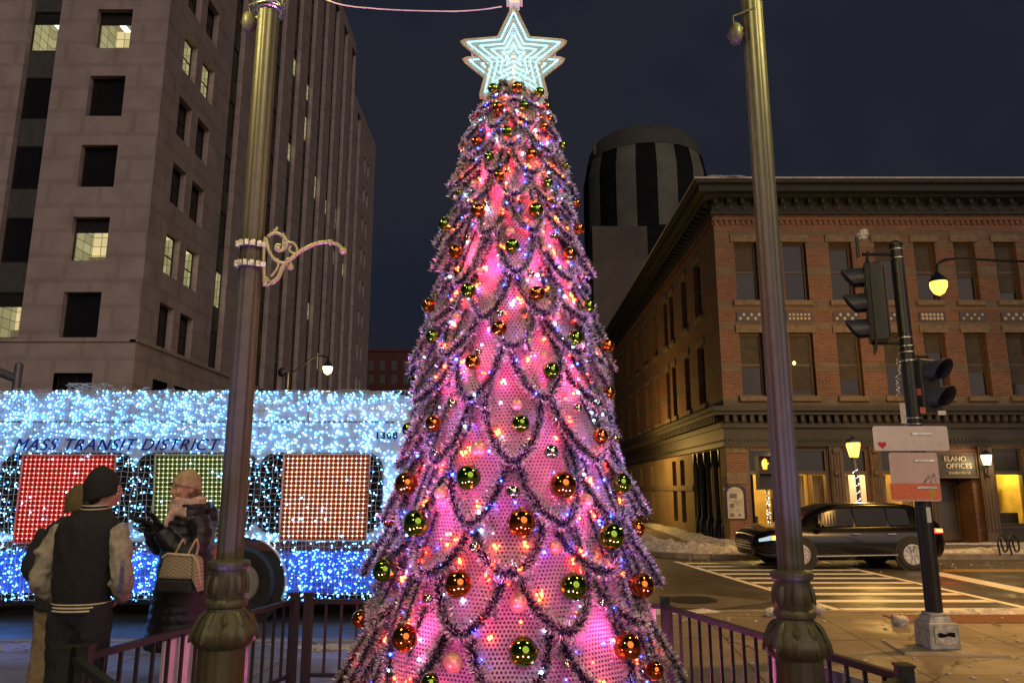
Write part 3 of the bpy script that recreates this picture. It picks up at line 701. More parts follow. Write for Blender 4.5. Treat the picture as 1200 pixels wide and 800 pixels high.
for x0, x1 in ((9.74,10.10),(10.98,11.28),(12.55,12.93),(14.32,14.74),(15.76,16.2),(19.05,19.5)):
    mb = MB(); mb.box((x0,BY-.10,0),(x1,BY-.001,2.9)); n = 4
    for k in range(n): xx = x0+(x1-x0)*(k+.5)/n; mb.lathe([(.022,.35),(.022,2.75)], 8, (xx,BY-.105,0))
    mb.box((x0-.03,BY-.14,0),(x1+.03,BY-.002,.32)); 
    for zz in (2.1,2.78): mb.lathe([(.01,-.05),(.08,-.045),(.10,-.02),(.10,0)], 14, ((x0+x1)/2,BY-.12,zz), axis='y')
    mb.build('pilaster', M['trim2'], bb)
# interior
room = MB(); room.box((6.95,BY+3.1,.1),(12.9,BY+3.2,2.9)); room.box((12.85,BY+.3,.1),(12.93,BY+3.2,2.9)); room.box((6.85,BY+.32,.1),(6.95,BY+3.2,2.9)); room.box((6.95,BY+.3,2.88),(12.9,BY+3.1,2.95)); room.box((6.95,BY+.3,.05),(12.9,BY+3.1,.12))
room.build('shop_interior', M['plaster'], bb)
mb = MB()
for x in (7.9,9.3,10.6,12.0): mb.box((x-.35,BY+3.0,.12),(x+.35,BY+3.1,2.2))
mb.build('interior_door', M['shopwood'], bb)
mb = MB()
for x, w, h in ((7.6,.5,.35),(8.9,.7,.5),(10.6,.4,.6),(11.8,.8,.4)): mb.box((x-w/2,BY+1.2,.12),(x+w/2,BY+1.8,.12+h+.3)); mb.box((x-w/2,BY+1.7,.4),(x+w/2,BY+1.85,.12+h+.7))
mb.build('interior_furniture', M['darkstuff'], bb)
mb = MB()
for x in (8.95,9.55,10.35,11.5,12.3):
    for k in range(8): mb.tube([(x-.16+k*.045,BY+.45+.03*(k%2),2.05),(x-.16+k*.045,BY+.45+.03*(k%2),.7)], .024, 6)
cur = mb.build('curtain', mat('thin_curtain', (.42,.34,.2), .9, scale=8), bb)
r2 = MB(); r2.box((14.75,BY+2.2,.1),(16.1,BY+2.3,2.9)); r2.box((16.1,BY+.3,.1),(16.2,BY+2.3,2.9)); r2.box((14.68,BY+.32,.1),(14.75,BY+2.3,2.9)); r2.box((14.75,BY+.3,2.6),(16.1,BY+2.2,2.7)); r2.build('office_interior', M['plaster'], bb)
mb = MB(); mb.box((14.95,BY+2.1,1.0),(15.35,BY+2.2,1.7)); mb.box((15.5,BY+1.7,.3),(15.6,BY+1.9,2.55)); mb.box((14.8,BY+1.5,1.75),(15.7,BY+1.7,1.95)); mb.box((14.8,BY+.5,.3),(15.7,BY+.9,.9)); mb.build('office_shelf', M['darkstuff'], bb)
light('room_lamp', 'POINT', (8.3,BY+1.5,2.6), (1,.66,.18), 190, .15, bb); light('room_lamp', 'POINT', (11.4,BY+1.5,2.6), (1,.68,.22), 110, .15, bb)
light('room_lamp', 'POINT', (15.2,BY+1.2,2.4), (1,.76,.14), 110, .12, bb)
# entrance with the office sign
x0, x1, z0, z1 = ent
mb = MB(); mb.box((x0,BY+.9,0),(x1-.55,BY+1.0,1.95)); mb.box((x0-.02,BY+.3,0),(x0+.05,BY+.9,2.0)); e_ = mb.build('entrance_wall', M['shopwood'], bb)
mb = MB(); mb.box((13.25,BY+.83,.05),(13.33,BY+.9,1.86)); mb.box((14.02,BY+.83,.05),(14.1,BY+.9,1.86)); mb.box((13.33,BY+.83,1.74),(14.02,BY+.9,1.86)); mb.box((13.33,BY+.83,.05),(14.02,BY+.9,.3))
dr = mb.build('door', M['shopwood'], bb)
mb = MB(); mb.box((13.34,BY+.86,.3),(14.01,BY+.88,1.73)); mb.build('door_glass', glassy('lace_door_glass', (.10,.09,.08), .25), dr)
mb = MB(); mb.tube([(13.29,BY+.78,.85),(13.29,BY+.76,.95),(13.29,BY+.76,1.1),(13.29,BY+.78,1.2)], .014, 8); mb.build('handle', mat('brass', (.6,.42,.15), .3, 1), dr)
mb = MB(); mb.box((14.16,BY+.12,0),(14.72,BY+.9,1.94)); mb.build('brick_pier', M['brick'], bb)
mb = MB(); mb.box((13.0,BY-.02,1.95),(14.3,BY+.06,2.72)); sg = mb.build('shop_sign', mat('sign_board', (.055,.043,.025), .45), bb)
mb = MB()
for q_ in ((13.0,14.3,2.66,2.72),(13.0,14.3,1.95,2.0),(13.0,13.05,2.0,2.66),(14.25,14.3,2.0,2.66)): mb.box((q_[0],BY-.045,q_[2]),(q_[1],BY-.021,q_[3]))
mb.build('sign_border', M['trim2'], sg)
M['letters'] = mat('pale_letters', (.75,.68,.5), .4)
for tx, xx, zz, h in (('ELANO',13.62,2.53,.15),('OFFICES',13.72,2.31,.155),('SOUTH 5TH ST',13.72,2.10,.07)):
    t = move(text_mb(tx, h, .012), (xx, BY-.035, zz)); t.build('lettering', M['letters'], sg)
# corner pier quoins, side entrance with iron columns
for q_ in ((1.78,2.12),(2.72,2.9),(0,.25)): mb = MB(); mb.box((BX-.03,BY-.03,q_[0]),(7.2,BY,q_[1])); mb.build('stone_band', M['sstone'], bb)
mb = MB(); mb.box((BX+.9,23.75,.02),(BX+1.0,27.4,2.86)); mb.build('side_entrance_wall', M['tdark'], bb)
M['bluedark'] = mat('blue_black_iron', (.02,.024,.04), .35, .2)
for y in (23.95,24.85,25.8,26.7,27.3):
    mb = MB(); mb.lathe([(.17,0),(.17,.5),(.13,.55),(.13,.6),(.085,.66),(.075,2.3),(.12,2.4),(.16,2.55),(.16,2.86)], 14, (BX+.14,y,0)); mb.build('iron_column', M['bluedark'], bb, smooth=True)
for y0, y1 in ((24.1,24.7),(25.0,25.65),(25.95,26.55),(26.85,27.2)):
    window(bb, 'y', BX, 1, y0, y1, .4, 2.8, .7, None, M['bluedark'], M['bglass2'], .06, (0,1))
for q_ in ((BY+.02,23.7,1.75,2.0),(27.45,BE,1.55,1.75)): mb = MB(); mb.box((BX-.04,q_[0],q_[2]),(BX,q_[1],q_[3])); mb.build('stone_band', M['sstone'], bb)
# plaque on the corner pier
pl = thing('information_board', (6.93,BY-.03,1.25), 'white history plaque with arched dark frame on the brick corner pier', 'plaque')
a = P(862,589,BY-.05)
def archpts(w, z0, z1, rise, x, y, n=10):
    pts = [(x-w,y,z0),(x+w,y,z0),(x+w,y,z1)]
    for k in range(1, n): t = k/n; pts.append((x+w*math.cos(PI*t)*1.0, y, z1+rise*math.sin(PI*t)))
    pts.append((x-w,y,z1)); return pts
zz = a.z
mb = MB(); mb.prism(archpts(.33,zz-.48,zz+.40,.14,a.x,BY-.001), (0,-.04,0)); mb.build('frame', M['bluedark'], pl)
mb = MB(); mb.prism(archpts(.25,zz-.46,zz+.26,.22,a.x,BY-.042), (0,-.012,0)); pn = mb.build('panel', mat('plaque_white', (.5,.46,.4), .5), pl)
mb = MB(); y_ = BY-.056
mb.box((a.x-.17,y_-.003,zz+.14),(a.x+.05,y_,zz+.28)); mb.box((a.x-.18,y_-.003,zz-.14),(a.x-.05,y_,zz-.02)); mb.box((a.x-.18,y_-.003,zz-.40),(a.x-.06,y_,zz-.30)); mb.lathe([(.04,0),(.04,.003)], 12, (a.x+.1,y_-.003,zz-.36), axis='y')
mb.build('picture', mat('plaque_print', (.15,.14,.13), .6), pn)
mb = MB()
for k in range(9):
    z_ = zz+.08-k*.022*1.0
    mb.box((a.x-.17 if k < 3 else a.x-.0,y_-.002,z_),(a.x+.18,y_,z_+.007))
for k in range(4): mb.box((a.x-.17,y_-.002,zz-.18-k*.025),(a.x+.12,y_,zz-.173-k*.025))
mb.build('text_lines', mat('plaque_lines', (.2,.19,.18), .6), pn)
# wall lantern
def lantern_head(parent, c, s, glow, metal, sub=True):
    """tapered glass lantern, c = bottom centre of the glass, s = height"""
    g = MB(); g.lathe([(.24*s,0),(.30*s,.1*s),(.46*s,.85*s),(.40*s,.95*s)], 8, c); gl = g.build('lantern_glass', glow, parent)
    f = MB(); f.lathe([(.44*s,.93*s),(.52*s,.97*s),(.36*s,1.15*s),(.12*s,1.3*s),(.05*s,1.42*s),(.02*s,1.55*s)], 8, c)
    f.lathe([(.06*s,-.35*s),(.1*s,-.2*s),(.26*s,-.02*s),(.27*s,.03*s)], 8, c)
    for k in range(4):
        a_ = PI/4+PI/2*k; f.bar((c[0]+.27*s*math.cos(a_),c[1]+.27*s*math.sin(a_),c[2]), (c[0]+.48*s*math.cos(a_),c[1]+.48*s*math.sin(a_),c[2]+.95*s), .03*s, .03*s)
    f.build('lantern_cap', metal, parent); return gl
wl = thing('wall_lantern', (14.6,BY-.05,2.2), 'white glowing wall lantern beside the office sign', 'wall lamp')
a = P(1157,545,BY-.32)
M['lampwhite'] = emit('lamp_white', (1,.82,.45), 4); M['lampamber'] = emit('lamp_amber', (1,.46,.06), 3.2)
lantern_head(wl, (a.x,BY-.32,a.z), .33, M['lampwhite'], M['bluedark'])
mb = MB(); mb.box((a.x-.06,BY-.11,a.z-.4),(a.x+.06,BY-.1,a.z)); mb.tube([(a.x,BY-.11,a.z-.3),(a.x,BY-.25,a.z-.35),(a.x,BY-.32,a.z-.12)], .02, 8); mb.build('bracket', M['bluedark'], wl)
light('lamp', 'POINT', (a.x,BY-.55,a.z+.1), (1,.72,.35), 22, .1, wl)
# ================================================================ THE DECORATED TREE
TC = Vector((0, 4.6, 0)); APZ, APR, SL = 4.32, .165, .162
def RC(z): return max(.05, APR+(APZ-z)*SL)
M['sheet'] = perf_mat('perforated_white_sheet', (.76,.54,.68), .0225, .29, .35)
M['core'] = mat('pale_core', (.5,.32,.40), .5, scale=4)
M['tin_navy'] = mat('tinsel_navy', (.014,.012,.048), .35, .2, bump=0); M['tin_silver'] = mat('tinsel_silver', (.90,.88,.94), .35, .6, bump=0)
M['tin_gold'] = mat('tinsel_champagne', (.92,.80,.58), .4, .45, bump=0); M['tin_violet'] = mat('tinsel_violet', (.06,.04,.26), .3, .3, bump=0)
TIN = [M['tin_navy'], M['tin_silver'], M['tin_gold'], M['tin_violet']]
M['b_red'] = emit('bulb_red', (1,.018,.008), 34); M['b_amber'] = emit('bulb_amber', (1,.07,.012), 38)
M['b_blue'] = emit('bulb_blue', (.03,.07,1), 26); M['b_white'] = emit('bulb_white', (.45,.72,1), 20)
M['wire'] = mat('green_wire', (.03,.04,.03), .5)
def tinsel_mesh(name, paths, rad, dens, w=.0032, seed=0, mix=(.08,.50,.34,.08), core=.88, lo=.45, hi=.68):
    """bushy tinsel: thin metallic needles standing off a twisted wire"""
    rg = np.random.default_rng(seed); V = []; MI = []
    for path in paths:
        p = np.array([tuple(x) for x in path], float); seg = np.diff(p, axis=0); ln = np.linalg.norm(seg, axis=1); L = ln.sum()
        n = max(8, int(L*dens)); s = np.sort(rg.uniform(0, L, n)); cum = np.concatenate([[0], np.cumsum(ln)])
        i = np.clip(np.searchsorted(cum, s)-1, 0, len(seg)-1); t = (s-cum[i])/np.maximum(ln[i], 1e-9)
        c = p[i]+seg[i]*t[:,None]; tan = seg[i]/np.maximum(ln[i], 1e-9)[:,None]
        d = rg.normal(size=(n,3)); d -= tan*(d*tan).sum(1)[:,None]*.8; d /= np.linalg.norm(d, axis=1)[:,None]
        ll = rad*rg.uniform(.55, 1.2, n)[:,None]
        sd = np.cross(d, rg.normal(size=(n,3))); sd /= np.linalg.norm(sd, axis=1)[:,None]; sd *= w*.5
        ww = rg.uniform(.6, 1.3, n)[:,None]
        base = c+d*rad*.05; tip = c+d*ll+rg.normal(size=(n,3))*rad*.15
        mid = base+(tip-base)*rg.uniform(lo, hi, n)[:,None]
        V.append(np.stack([base-sd*ww*1.3, base+sd*ww*1.3, mid+sd*ww, mid-sd*ww], 1)); MI.append(np.where(rg.random(n) < core, 0, 3))
        V.append(np.stack([mid-sd*ww, mid+sd*ww, tip+sd*ww*.7, tip-sd*ww*.7], 1)); 
        k = rg.random(n); MI.append(np.searchsorted(np.cumsum(mix)[:-1], k))
    V = np.concatenate(V).reshape(-1, 3); MI = np.concatenate(MI); nf = len(MI)
    me = bpy.data.meshes.new(name); me.vertices.add(len(V)); me.vertices.foreach_set('co', V.ravel().astype(np.float32))
    me.loops.add(nf*4); me.loops.foreach_set('vertex_index', np.arange(nf*4, dtype=np.int32))
    me.polygons.add(nf); me.polygons.foreach_set('loop_start', np.arange(0, nf*4, 4, dtype=np.int32)); 
    try: me.polygons.foreach_set('loop_total', np.full(nf, 4, dtype=np.int32))
    except Exception: pass
    me.polygons.foreach_set('material_index', MI.astype(np.int32))
    for m in TIN: me.materials.append(m)
    me.update(); me.validate(); return me
def zfor(v, z0=2.0):
    z = z0
    for _ in range(30):
        z = ZV(v, TC.y-RC(z)-.06)
    return z
tree = thing('christmas_tree', (TC.x,TC.y,0), 'tall pink lit holiday tree of perforated metal petals edged with tinsel, topped by a star', 'christmas tree')
TIERS = [(905,1),(826,0),(742,1),(671,0),(615,1),(541,0),(466,1),(411,0),(367,1),(323,0),(270,1),(232,0),(201,1),(173,0),(147,1),(121,0)]
TZ = [zfor(v) for v, _ in TIERS]
def petal_geom(ztip, L, Wd, flare, seed, bs=1):
    rnd = random.Random(seed); nt_, nx = 18, 10; ph = rnd.uniform(0, 6)
    def shape(t):
        if t < .52: return .08+.92*(t/.52)**.75
        return max(0, 1-((t-.52)/.482)**1.9)**.62
    def pos_(t, x):
        z = ztip+L*(1-t); r = RC(z)-.035+flare*t**2.0; a = x/max(.15, r)*.95
        r2 = r*(1-.02*math.cos(a*3))+.012*math.sin(t*7+ph)-.10*abs(x)*t*.3
        return Vector((r2*math.sin(a), -r2*math.cos(a), z-abs(x)*.04))
    vs, uv, fs = [], [], []
    for i in range(nt_+1):
        t = i/nt_ if i < nt_ else .999; w = Wd*shape(t)
        for k in range(nx+1):
            x = w*(-1+2*k/nx); vs.append(pos_(t, x)); uv.append((x, L*1.05*t))
    for i in range(nt_):
        for k in range(nx): fs.append((i*(nx+1)+k, i*(nx+1)+k+1, (i+1)*(nx+1)+k+1, (i+1)*(nx+1)+k))
    me = bpy.data.meshes.new('petal'); me.from_pydata([tuple(v) for v in vs], [], fs)
    ul = me.uv_layers.new(name='uv')
    for p in me.polygons:
        for li, vi in zip(p.loop_indices, p.vertices): ul.data[li].uv = uv[vi]
    me.materials.append(M['sheet']); me.polygons.foreach_set('use_smooth', [True]*len(me.polygons)); me.update()
    left = []; 
    ts = [i/26 for i in range(27)]
    for t in ts: left.append(pos_(min(t,.995), -Wd*shape(min(t,.995)))+Vector((0,-.012,0)))
    right = [pos_(min(t,.995), Wd*shape(min(t,.995)))+Vector((0,-.012,0)) for t in reversed(ts)]
    # lights: clusters of warm bulbs inside, cold ones near the rim
    bl = MB()
    def bulb(t, x, r, mi): c = pos_(t, x)+Vector((0,-.02,0)); bl.ell(c, r, 6, 4, mi)
    for k in range(round(4*bs)):
        t = rnd.uniform(.3,.93); w = Wd*shape(t)*rnd.uniform(.35,.8)*rnd.choice((-1,1)); mi = rnd.choice((0,1,1,1))
        for q_ in range(rnd.choice((2,3,3,4))): bulb(t+rnd.uniform(-.03,.03)/max(L,.2)*.6, w+rnd.uniform(-.018,.018), rnd.uniform(.0045,.0100)*bs, mi)
    for k in range(round(5*bs)):
        t = rnd.uniform(.15,.97); w = Wd*shape(t)*rnd.uniform(.5,1.05)*rnd.choice((-1,1)); bulb(t, w, rnd.uniform(.0045,.0105)*bs, rnd.choice((2,2,3)))
    return me, [left+right], bl
front = []; backmb = MB(); backuv = []
petal_no = 0
for ti, ((v, off), z) in enumerate(zip(TIERS, TZ)):
    r = RC(z); n = 9; up = TZ[min(ti+2, len(TZ)-1)]; L = max(.16, (TZ[min(ti+1, len(TZ)-1)]-z)*2.05+.04) if ti < len(TZ)-1 else .16
    Wd = 2*PI*(r+.02)/n*.5*(.80 if r > .35 else .92); flare = .085+.105*r
    trad = .018+.030*min(1, r/.8)
    var = []
    for s in range(3):
        me, paths, bl = petal_geom(z, L*(1,.92,1.06)[s], Wd*(1,1.08,.94)[s], flare*(1.15,1,.85)[s], ti*7+s, .45+.55*min(1, r/.8))
        tm = tinsel_mesh('tinsel_edge', paths, trad, 3000 if r > .4 else 3200, .0036, ti*3+s)
        var.append((me, tm, bl))
    bmesh_cache = []
    for k in range(n):
        az = 2*PI*(k+(.5 if off else 0))/n
        azn = (az+PI) % (2*PI)-PI
        if abs(azn) < R(125):
            me, tm, bl = var[k % 3]
            o = bpy.data.objects.new('petal', me); COL.objects.link(o); o.parent = tree; o.rotation_euler = (0,0,az+R(random.uniform(-4,4)*(2.2 if abs(azn) > .8 else 1))); o.location = (0,0,random.uniform(-.025,.025)*min(1,r*1.5)); ROOTS[o.name] = Vector((0,0,0))
            t = bpy.data.objects.new('tinsel_edge', tm); COL.objects.link(t); t.parent = o
            if bmesh_cache and len(bmesh_cache) > k % 3 and bmesh_cache[k % 3]:
                b = bpy.data.objects.new('fairy_lights', bmesh_cache[k % 3]); COL.objects.link(b); b.parent = o; b['kind'] = 'stuff'
            else:
                while len(bmesh_cache) <= k % 3: bmesh_cache.append(None)
                b = tag(bl.build('fairy_lights', [M['b_red'],M['b_amber'],M['b_blue'],M['b_white']], o, local=True), kind='stuff'); bmesh_cache[k % 3] = b.data
            petal_no += 1
        else:
            me = var[0][0]; ca, sa = math.cos(az), math.sin(az); b = len(backmb.v)
            backmb.v += [(q.co.x*ca-q.co.y*sa, q.co.x*sa+q.co.y*ca, q.co.z) for q in me.vertices]
            backmb.f += [tuple(i+b for i in p.vertices) for p in me.polygons]; backmb.m += [0]*len(me.polygons)
tag(backmb.build('petal', M['core'], tree, local=True, smooth='all'), 'petals on the far side of the tree', kind='stuff')
print('petals', petal_no)
# inner cone behind the petals, central pole and drum
mb = MB(); prof = [(RC(z)-.17, z) for z in (.3,1,2,3,3.6)]+[(.05,4.2)]
mb.lathe([(max(.04,a),b) for a, b in prof], 27, (0,0,0)); ic = mb.build('inner_cone', mat('pink_backing', (.20,.08,.18), .6, scale=5, var=.4), tree, local=True, smooth='all')
mb = MB(); mb.lathe([(.055,0),(.055,4.35)], 12); mb.lathe([(.45,0),(.45,.28),(.4,.3)], 24); mb.build('trunk', M['core'], tree, local=True)
# hanging fringe: tinsel twigs that stick out between the petals
br = []; rb = random.Random(15)
for ti in range(1, len(TZ)-1):
    z = TZ[ti]; r = RC(z)
    for sd in (-1, 1):
        for q in range(3):
            a = sd*R(rb.uniform(58, 112)); L = (.17+.32*r)*rb.choice((.7,.85,1.0,1.35)); pts = []; r0 = r-.05; z0 = z+rb.uniform(-.02,.07)
            for k in range(7): t = k/6; pts.append(((r0+L*.60*t)*math.sin(a+.1*t), -(r0+L*.60*t)*math.cos(a+.1*t), z0+.07-L*.85*t**1.35))
            br.append(pts)
me = tinsel_mesh('branch_tips', br, .038, 3600, .0038, 77, (.08,.44,.34,.14), core=.8, lo=.35, hi=.55)
o = bpy.data.objects.new('branch_tips', me); COL.objects.link(o); o.parent = tree; o['kind'] = 'stuff'
fr = []; rr_ = random.Random(5)
for ti in range(1, len(TZ)):
    z = TZ[ti]; r = RC(z); n = 30 if r > .45 else 20
    for k in range(n):
        a = 2*PI*(k+rr_.random()*.7)/n; aa = abs((a+PI) % (2*PI)-PI)
        if aa < R(42) and rr_.random() < (.86 if r > .38 else .35): continue
        L = (.15+.27*r)*rr_.uniform(.7,1.35)*(1.3 if aa > R(55) else 1); z0 = z+rr_.uniform(0,.055)
        r0 = RC(z0)-.04; pts = []
        for q in range(6):
            t = q/5; pts.append((  (r0+L*.44*t)*math.sin(a), -(r0+L*.44*t)*math.cos(a), z0+.05-L*.95*t**1.25))
        fr.append(pts)
me = tinsel_mesh('tinsel_twigs', fr, .029, 2300, .0036, 99, (.06,.48,.28,.18), core=.55, lo=.25, hi=.5)
o = bpy.data.objects.new('tinsel_twigs', me); COL.objects.link(o); o.parent = tree; o['kind'] = 'stuff'
# cold light string winding round the tree
for nm, mi_, seed, cnt, rs in (('light_string', M['b_blue'], 3, 190, (.004,.0105)), ('light_string', M['b_white'], 4, 150, (.0035,.011)), ('light_string', M['b_red'], 5, 60, (.0045,.009)), ('light_string', M['b_amber'], 6, 50, (.004,.0075))):
    rg = random.Random(seed); mb = MB(); pts = []
    for k in range(cnt):
        t = k/cnt; z = .45+(4.15-.45)*t+rg.uniform(-.05,.05); a = k*2.399+seed; r = RC(z)+rg.uniform(-.02,.05)
        c = (r*math.sin(a), -r*math.cos(a), z); mb.ell(c, rg.uniform(*rs), 6, 4)
    tag(mb.build(nm, mi_, tree, local=True), kind='stuff')
# ---------------------------------------------------------------- star
def star_pts(c, Ro, Ri, y, rot=0, rnd=0):
    pts = []
    for k in range(10):
        a = PI/2+rot+k*PI/5; r = Ro if k % 2 == 0 else Ri
        pts.append(Vector((c[0]+r*math.cos(a), y, c[1]+r*math.sin(a))))
    return pts
def rounded(pts, cut=.05):
    o = []; n = len(pts)
    for i in range(n):
        if i % 2: o.append(pts[i]); continue
        a, b, c = pts[i-1], pts[i], pts[(i+1) % n]
        p = b+(a-b).normalized()*cut; q = b+(c-b).normalized()*cut
        m_ = (p+q)/2; tip = m_+(b-m_)*.45
        o += [p, tip, q]
    return o
SY = 4.5; sz = ZV(67, SY); SRo = .40; SRi = .185; sx = P(602,67,SY).x
M['starsheet'] = perf_mat('star_honeycomb_sheet', (.80,.76,.62), .0165, .30, .3, metal=.3, rough=.35)
M['ledrope'] = emit('led_rope', (.32,.78,1), 2.0, 'AUTO'); M['ledcore'] = emit('led_rope_warm', (1,.8,.45), 2)
star = thing('tree_star', (sx,SY,APZ), 'glowing blue white double five-pointed star on top of the tree', 'star')
for j, (yy, nm) in enumerate(((SY,'star_face'),(SY+.21,'star_face'))):
    o_ = rounded(star_pts((sx,sz), SRo, SRi, yy)); c0 = Vector((sx,yy,sz))
    mb = MB(); mb.add([c0]+o_, [(0,i+1,(i+1) % len(o_)+1) for i in range(len(o_))])
    st = mb.build(nm, M['starsheet'], star); me = st.data; ul = me.uv_layers.new(name='uv')
    for p in me.polygons:
        for li, vi in zip(p.loop_indices, p.vertices): ul.data[li].uv = (me.vertices[vi].co.x+5, me.vertices[vi].co.z+5)
    mb = MB(); pp = o_+[o_[0]]
    mb.tube(pp, .006, 6); mb.build('rim', mat('star_rim', (.5,.4,.22), .35, .6), st)
    mb = MB(); 
    for f_ in (.82,.60,.40,.20):
        q = [Vector((sx+(p.x-sx)*f_, yy-.012, sz+(p.z-sz)*f_)) for p in star_pts((sx,sz), SRo, SRi, yy)]; q.append(q[0])
        for a_, b_ in zip(q[:-1], q[1:]):
            n_ = max(3, int((b_-a_).length/.013))
            mb.tube([a_,b_], .0034, 5)
            for k in range(n_): mb.octa(a_.lerp(b_, (k+.5)/n_)+Vector((0,-.004,0)), .0066)
    mb.build('led_rope', M['ledrope'], st)
mb = MB()
for k in range(5):
    a = PI/2+k*2*PI/5; mb.bar((sx+.3*math.cos(a),SY,sz+.3*math.sin(a)), (sx+.3*math.cos(a),SY+.21,sz+.3*math.sin(a)), .012, .012)
mb.tube([(sx,SY+.1,APZ-.15),(sx,SY+.1,sz)], .02, 8); mb.build('bracket', M['tin_gold'], star)
mb = MB()
for k in range(9): mb.octa((sx+random.uniform(-.008,.008),SY-.03,sz-.02-k*.03), .008)
mb.build('led_drop', M['ledcore'], star)
mb = MB(); a = P(603,4,SY); mb.box((a.x-.035,SY-.03,a.z-.02),(a.x+.035,SY+.05,a.z+.06)); mb.box((a.x-.055,SY-.05,a.z+.02),(a.x+.055,SY+.07,a.z+.045)); mb.build('junction_box', M['tin_gold'], star)
# ---------------------------------------------------------------- baubles (each hangs on the tree: a thing of its own)
BAL = '''g578,104,6.5 c606,102,6.5 g632,108,6 c584,126,7 g614,124,6 c640,125,5 c644,138,4.5 g594,154,6.5 c637,148,5.5 c558,166,6 g573,183,6 c622,180,6.5
g659,170,5 g663,194,4 c540,199,4.5 c585,206,6.5 s594,200,3.5 p630,207,5 g642,214,6 p556,216,5 g538,226,4.5 c560,247,9 g628,246,9 s570,238,3.5 c676,238,4.5 g521,263,8
c678,268,7 p598,272,6 g600,288,9 c534,295,8.5 c667,298,8.5 s549,279,4 s649,277,4 p638,291,3.5 g519,308,5 p563,318,5.5 g688,319,6.5 g549,340,9.5 c629,344,9.5 s622,321,5
p667,334,4.5 c502,358,8.5 g689,359,8.5 p535,372,6 p652,370,5.5 c585,385,10 s586,367,5 g507,394,8.5 g674,396,9.5 c712,405,8 p637,417,6 c554,424,9.5 s561,412,4.5 g646,434,10
g489,446,8 c713,460,8 s530,473,6 s677,478,5.5 p606,474,7 c508,496,10 g610,496,11 g479,503,8 c704,511,9 s720,514,5 p561,526,10 s646,529,9 g549,559,15 c660,568,16 c476,567,14
p517,578,8.5 p687,586,8 s601,576,9 g728,566,12 c456,607,10 g488,613,16 c611,612,17 g716,628,16 c746,619,10 s511,530,5 s556,641,7 p651,641,8 g450,668,13.5 c537,684,16.5
g672,687,16.5 c752,686,15 p607,706,11 c422,725,10 s501,701,6 s705,706,5.5 c474,747,16 c735,757,16.5 g613,763,17.5 p531,776,11.5 c415,797,13 c767,785,11 s664,778,6 g504,799,11'''.split()
def shiny(name, c, rough=.09):
    m, N, L = nt(name); f = noise(N, L, pos(N,'obj'), 30, 3)
    b = bsdf(N, L, MIXC(N, L, f, tuple(x*.85 for x in c), c), rough, 1, noise(N, L, pos(N,'obj'), 60, 2), .03, .002, Coat_Weight=.6, Coat_Roughness=.04); out(N, L, b.outputs[0]); return m
BM = {'g': shiny('bauble_green', (.22,.36,.02)), 'c': shiny('bauble_copper', (.75,.20,.025)), 's': shiny('bauble_silver', (.8,.72,.6), .07),
      'p': mat('bauble_pearl', (.80,.42,.30), .3, .35, bump=0, scale=20, Coat_Weight=.5)}
mbb = MB(); mbb.ell((0,0,0), 1, 32, 20); mbc = MB(); mbc.lathe([(.17,.92),(.17,1.06),(.15,1.10)], 12); mbc.tube([(0,0,1.08),(.05,0,1.16),(0,0,1.24),(-.05,0,1.16),(0,0,1.09)], .018, 5)
M['capm'] = mat('bauble_cap', (.6,.45,.2), .3, .9)
ballme = {}; capme = None
CN = {'g': 'green', 'c': 'copper red', 's': 'tiny mirrored silver', 'p': 'pearl pink'}
zone_of = lambda u, v: (u-600)/(35+155*(v-105)/685)
def zone(u, v):
    k = zone_of(u, v)
    return 'left edge' if k < -.62 else 'left flank' if k < -.2 else 'middle' if k < .2 else 'right flank' if k < .62 else 'right edge'
parsed = []
for s in BAL:
    a = s[1:].split(','); parsed.append((s[0], float(a[0]), float(a[1]), float(a[2])))
cnt = {}; tot = {}
for k, u, v, r in parsed: tot[(k, zone(u,v))] = tot.get((k, zone(u,v)), 0)+1
ORD = ['topmost','second','third','fourth','fifth','sixth','seventh','eighth','ninth','tenth','eleventh','twelfth','thirteenth','fourteenth','fifteenth']
for k, u, v, r in sorted(parsed, key=lambda t: t[2]):
    d0 = P(u, v, 1.0)-Vector((0,0,H)); O = Vector((0,0,H)); best = None
    t = 2.5
    while t < TC.y:      # march to the tree surface
        p = O+d0*t; rad = math.hypot(p.x-TC.x, p.y-TC.y); gap = rad-(RC(p.z)*1.10+.045)
        if best is None or gap < best[0]: best = (gap, t)
        if gap <= 0: break
        t += .01
    p = O+d0*best[1]; dep = p.y*CS+(p.z-H)*SN; rw = r/F*dep
    zn = zone(u, v); i = cnt.get((k, zn), 0); cnt[(k, zn)] = i+1
    order = ORD[i] if i < tot[(k, zn)]-1 or tot[(k, zn)] == 1 else 'lowest'
    size = 'large' if r >= 13 else 'mid-sized' if r >= 8 else 'small'
    o = bpy.data.objects.new('bauble', None); COL.objects.link(o); o.location = p; o.scale = (rw,)*3; o.empty_display_size = .1
    verb = {'left edge': 'at the left edge of the tree', 'left flank': 'on the left flank of the tree', 'middle': 'down the middle of the tree', 'right flank': 'on the right flank of the tree', 'right edge': 'at the right edge of the tree'}[zn]
    tag(o, f'{order} of the {CN[k]} baubles {verb}' + (', a '+size+' one' if k != 's' else ''), 'bauble', 'baubles hung on the pink tree')
    if k not in ballme: ballme[k] = mbb.build('ball', BM[k], o, smooth='all', local=True)
    else: b = bpy.data.objects.new('ball', ballme[k].data); COL.objects.link(b); b.parent = o
    if k not in ballme or ballme[k].parent is o: pass
    if capme is None: capme = mbc.build('hanger', M['capm'], o, smooth=True, local=True)
    else: b = bpy.data.objects.new('hanger', capme.data); COL.objects.link(b); b.parent = o
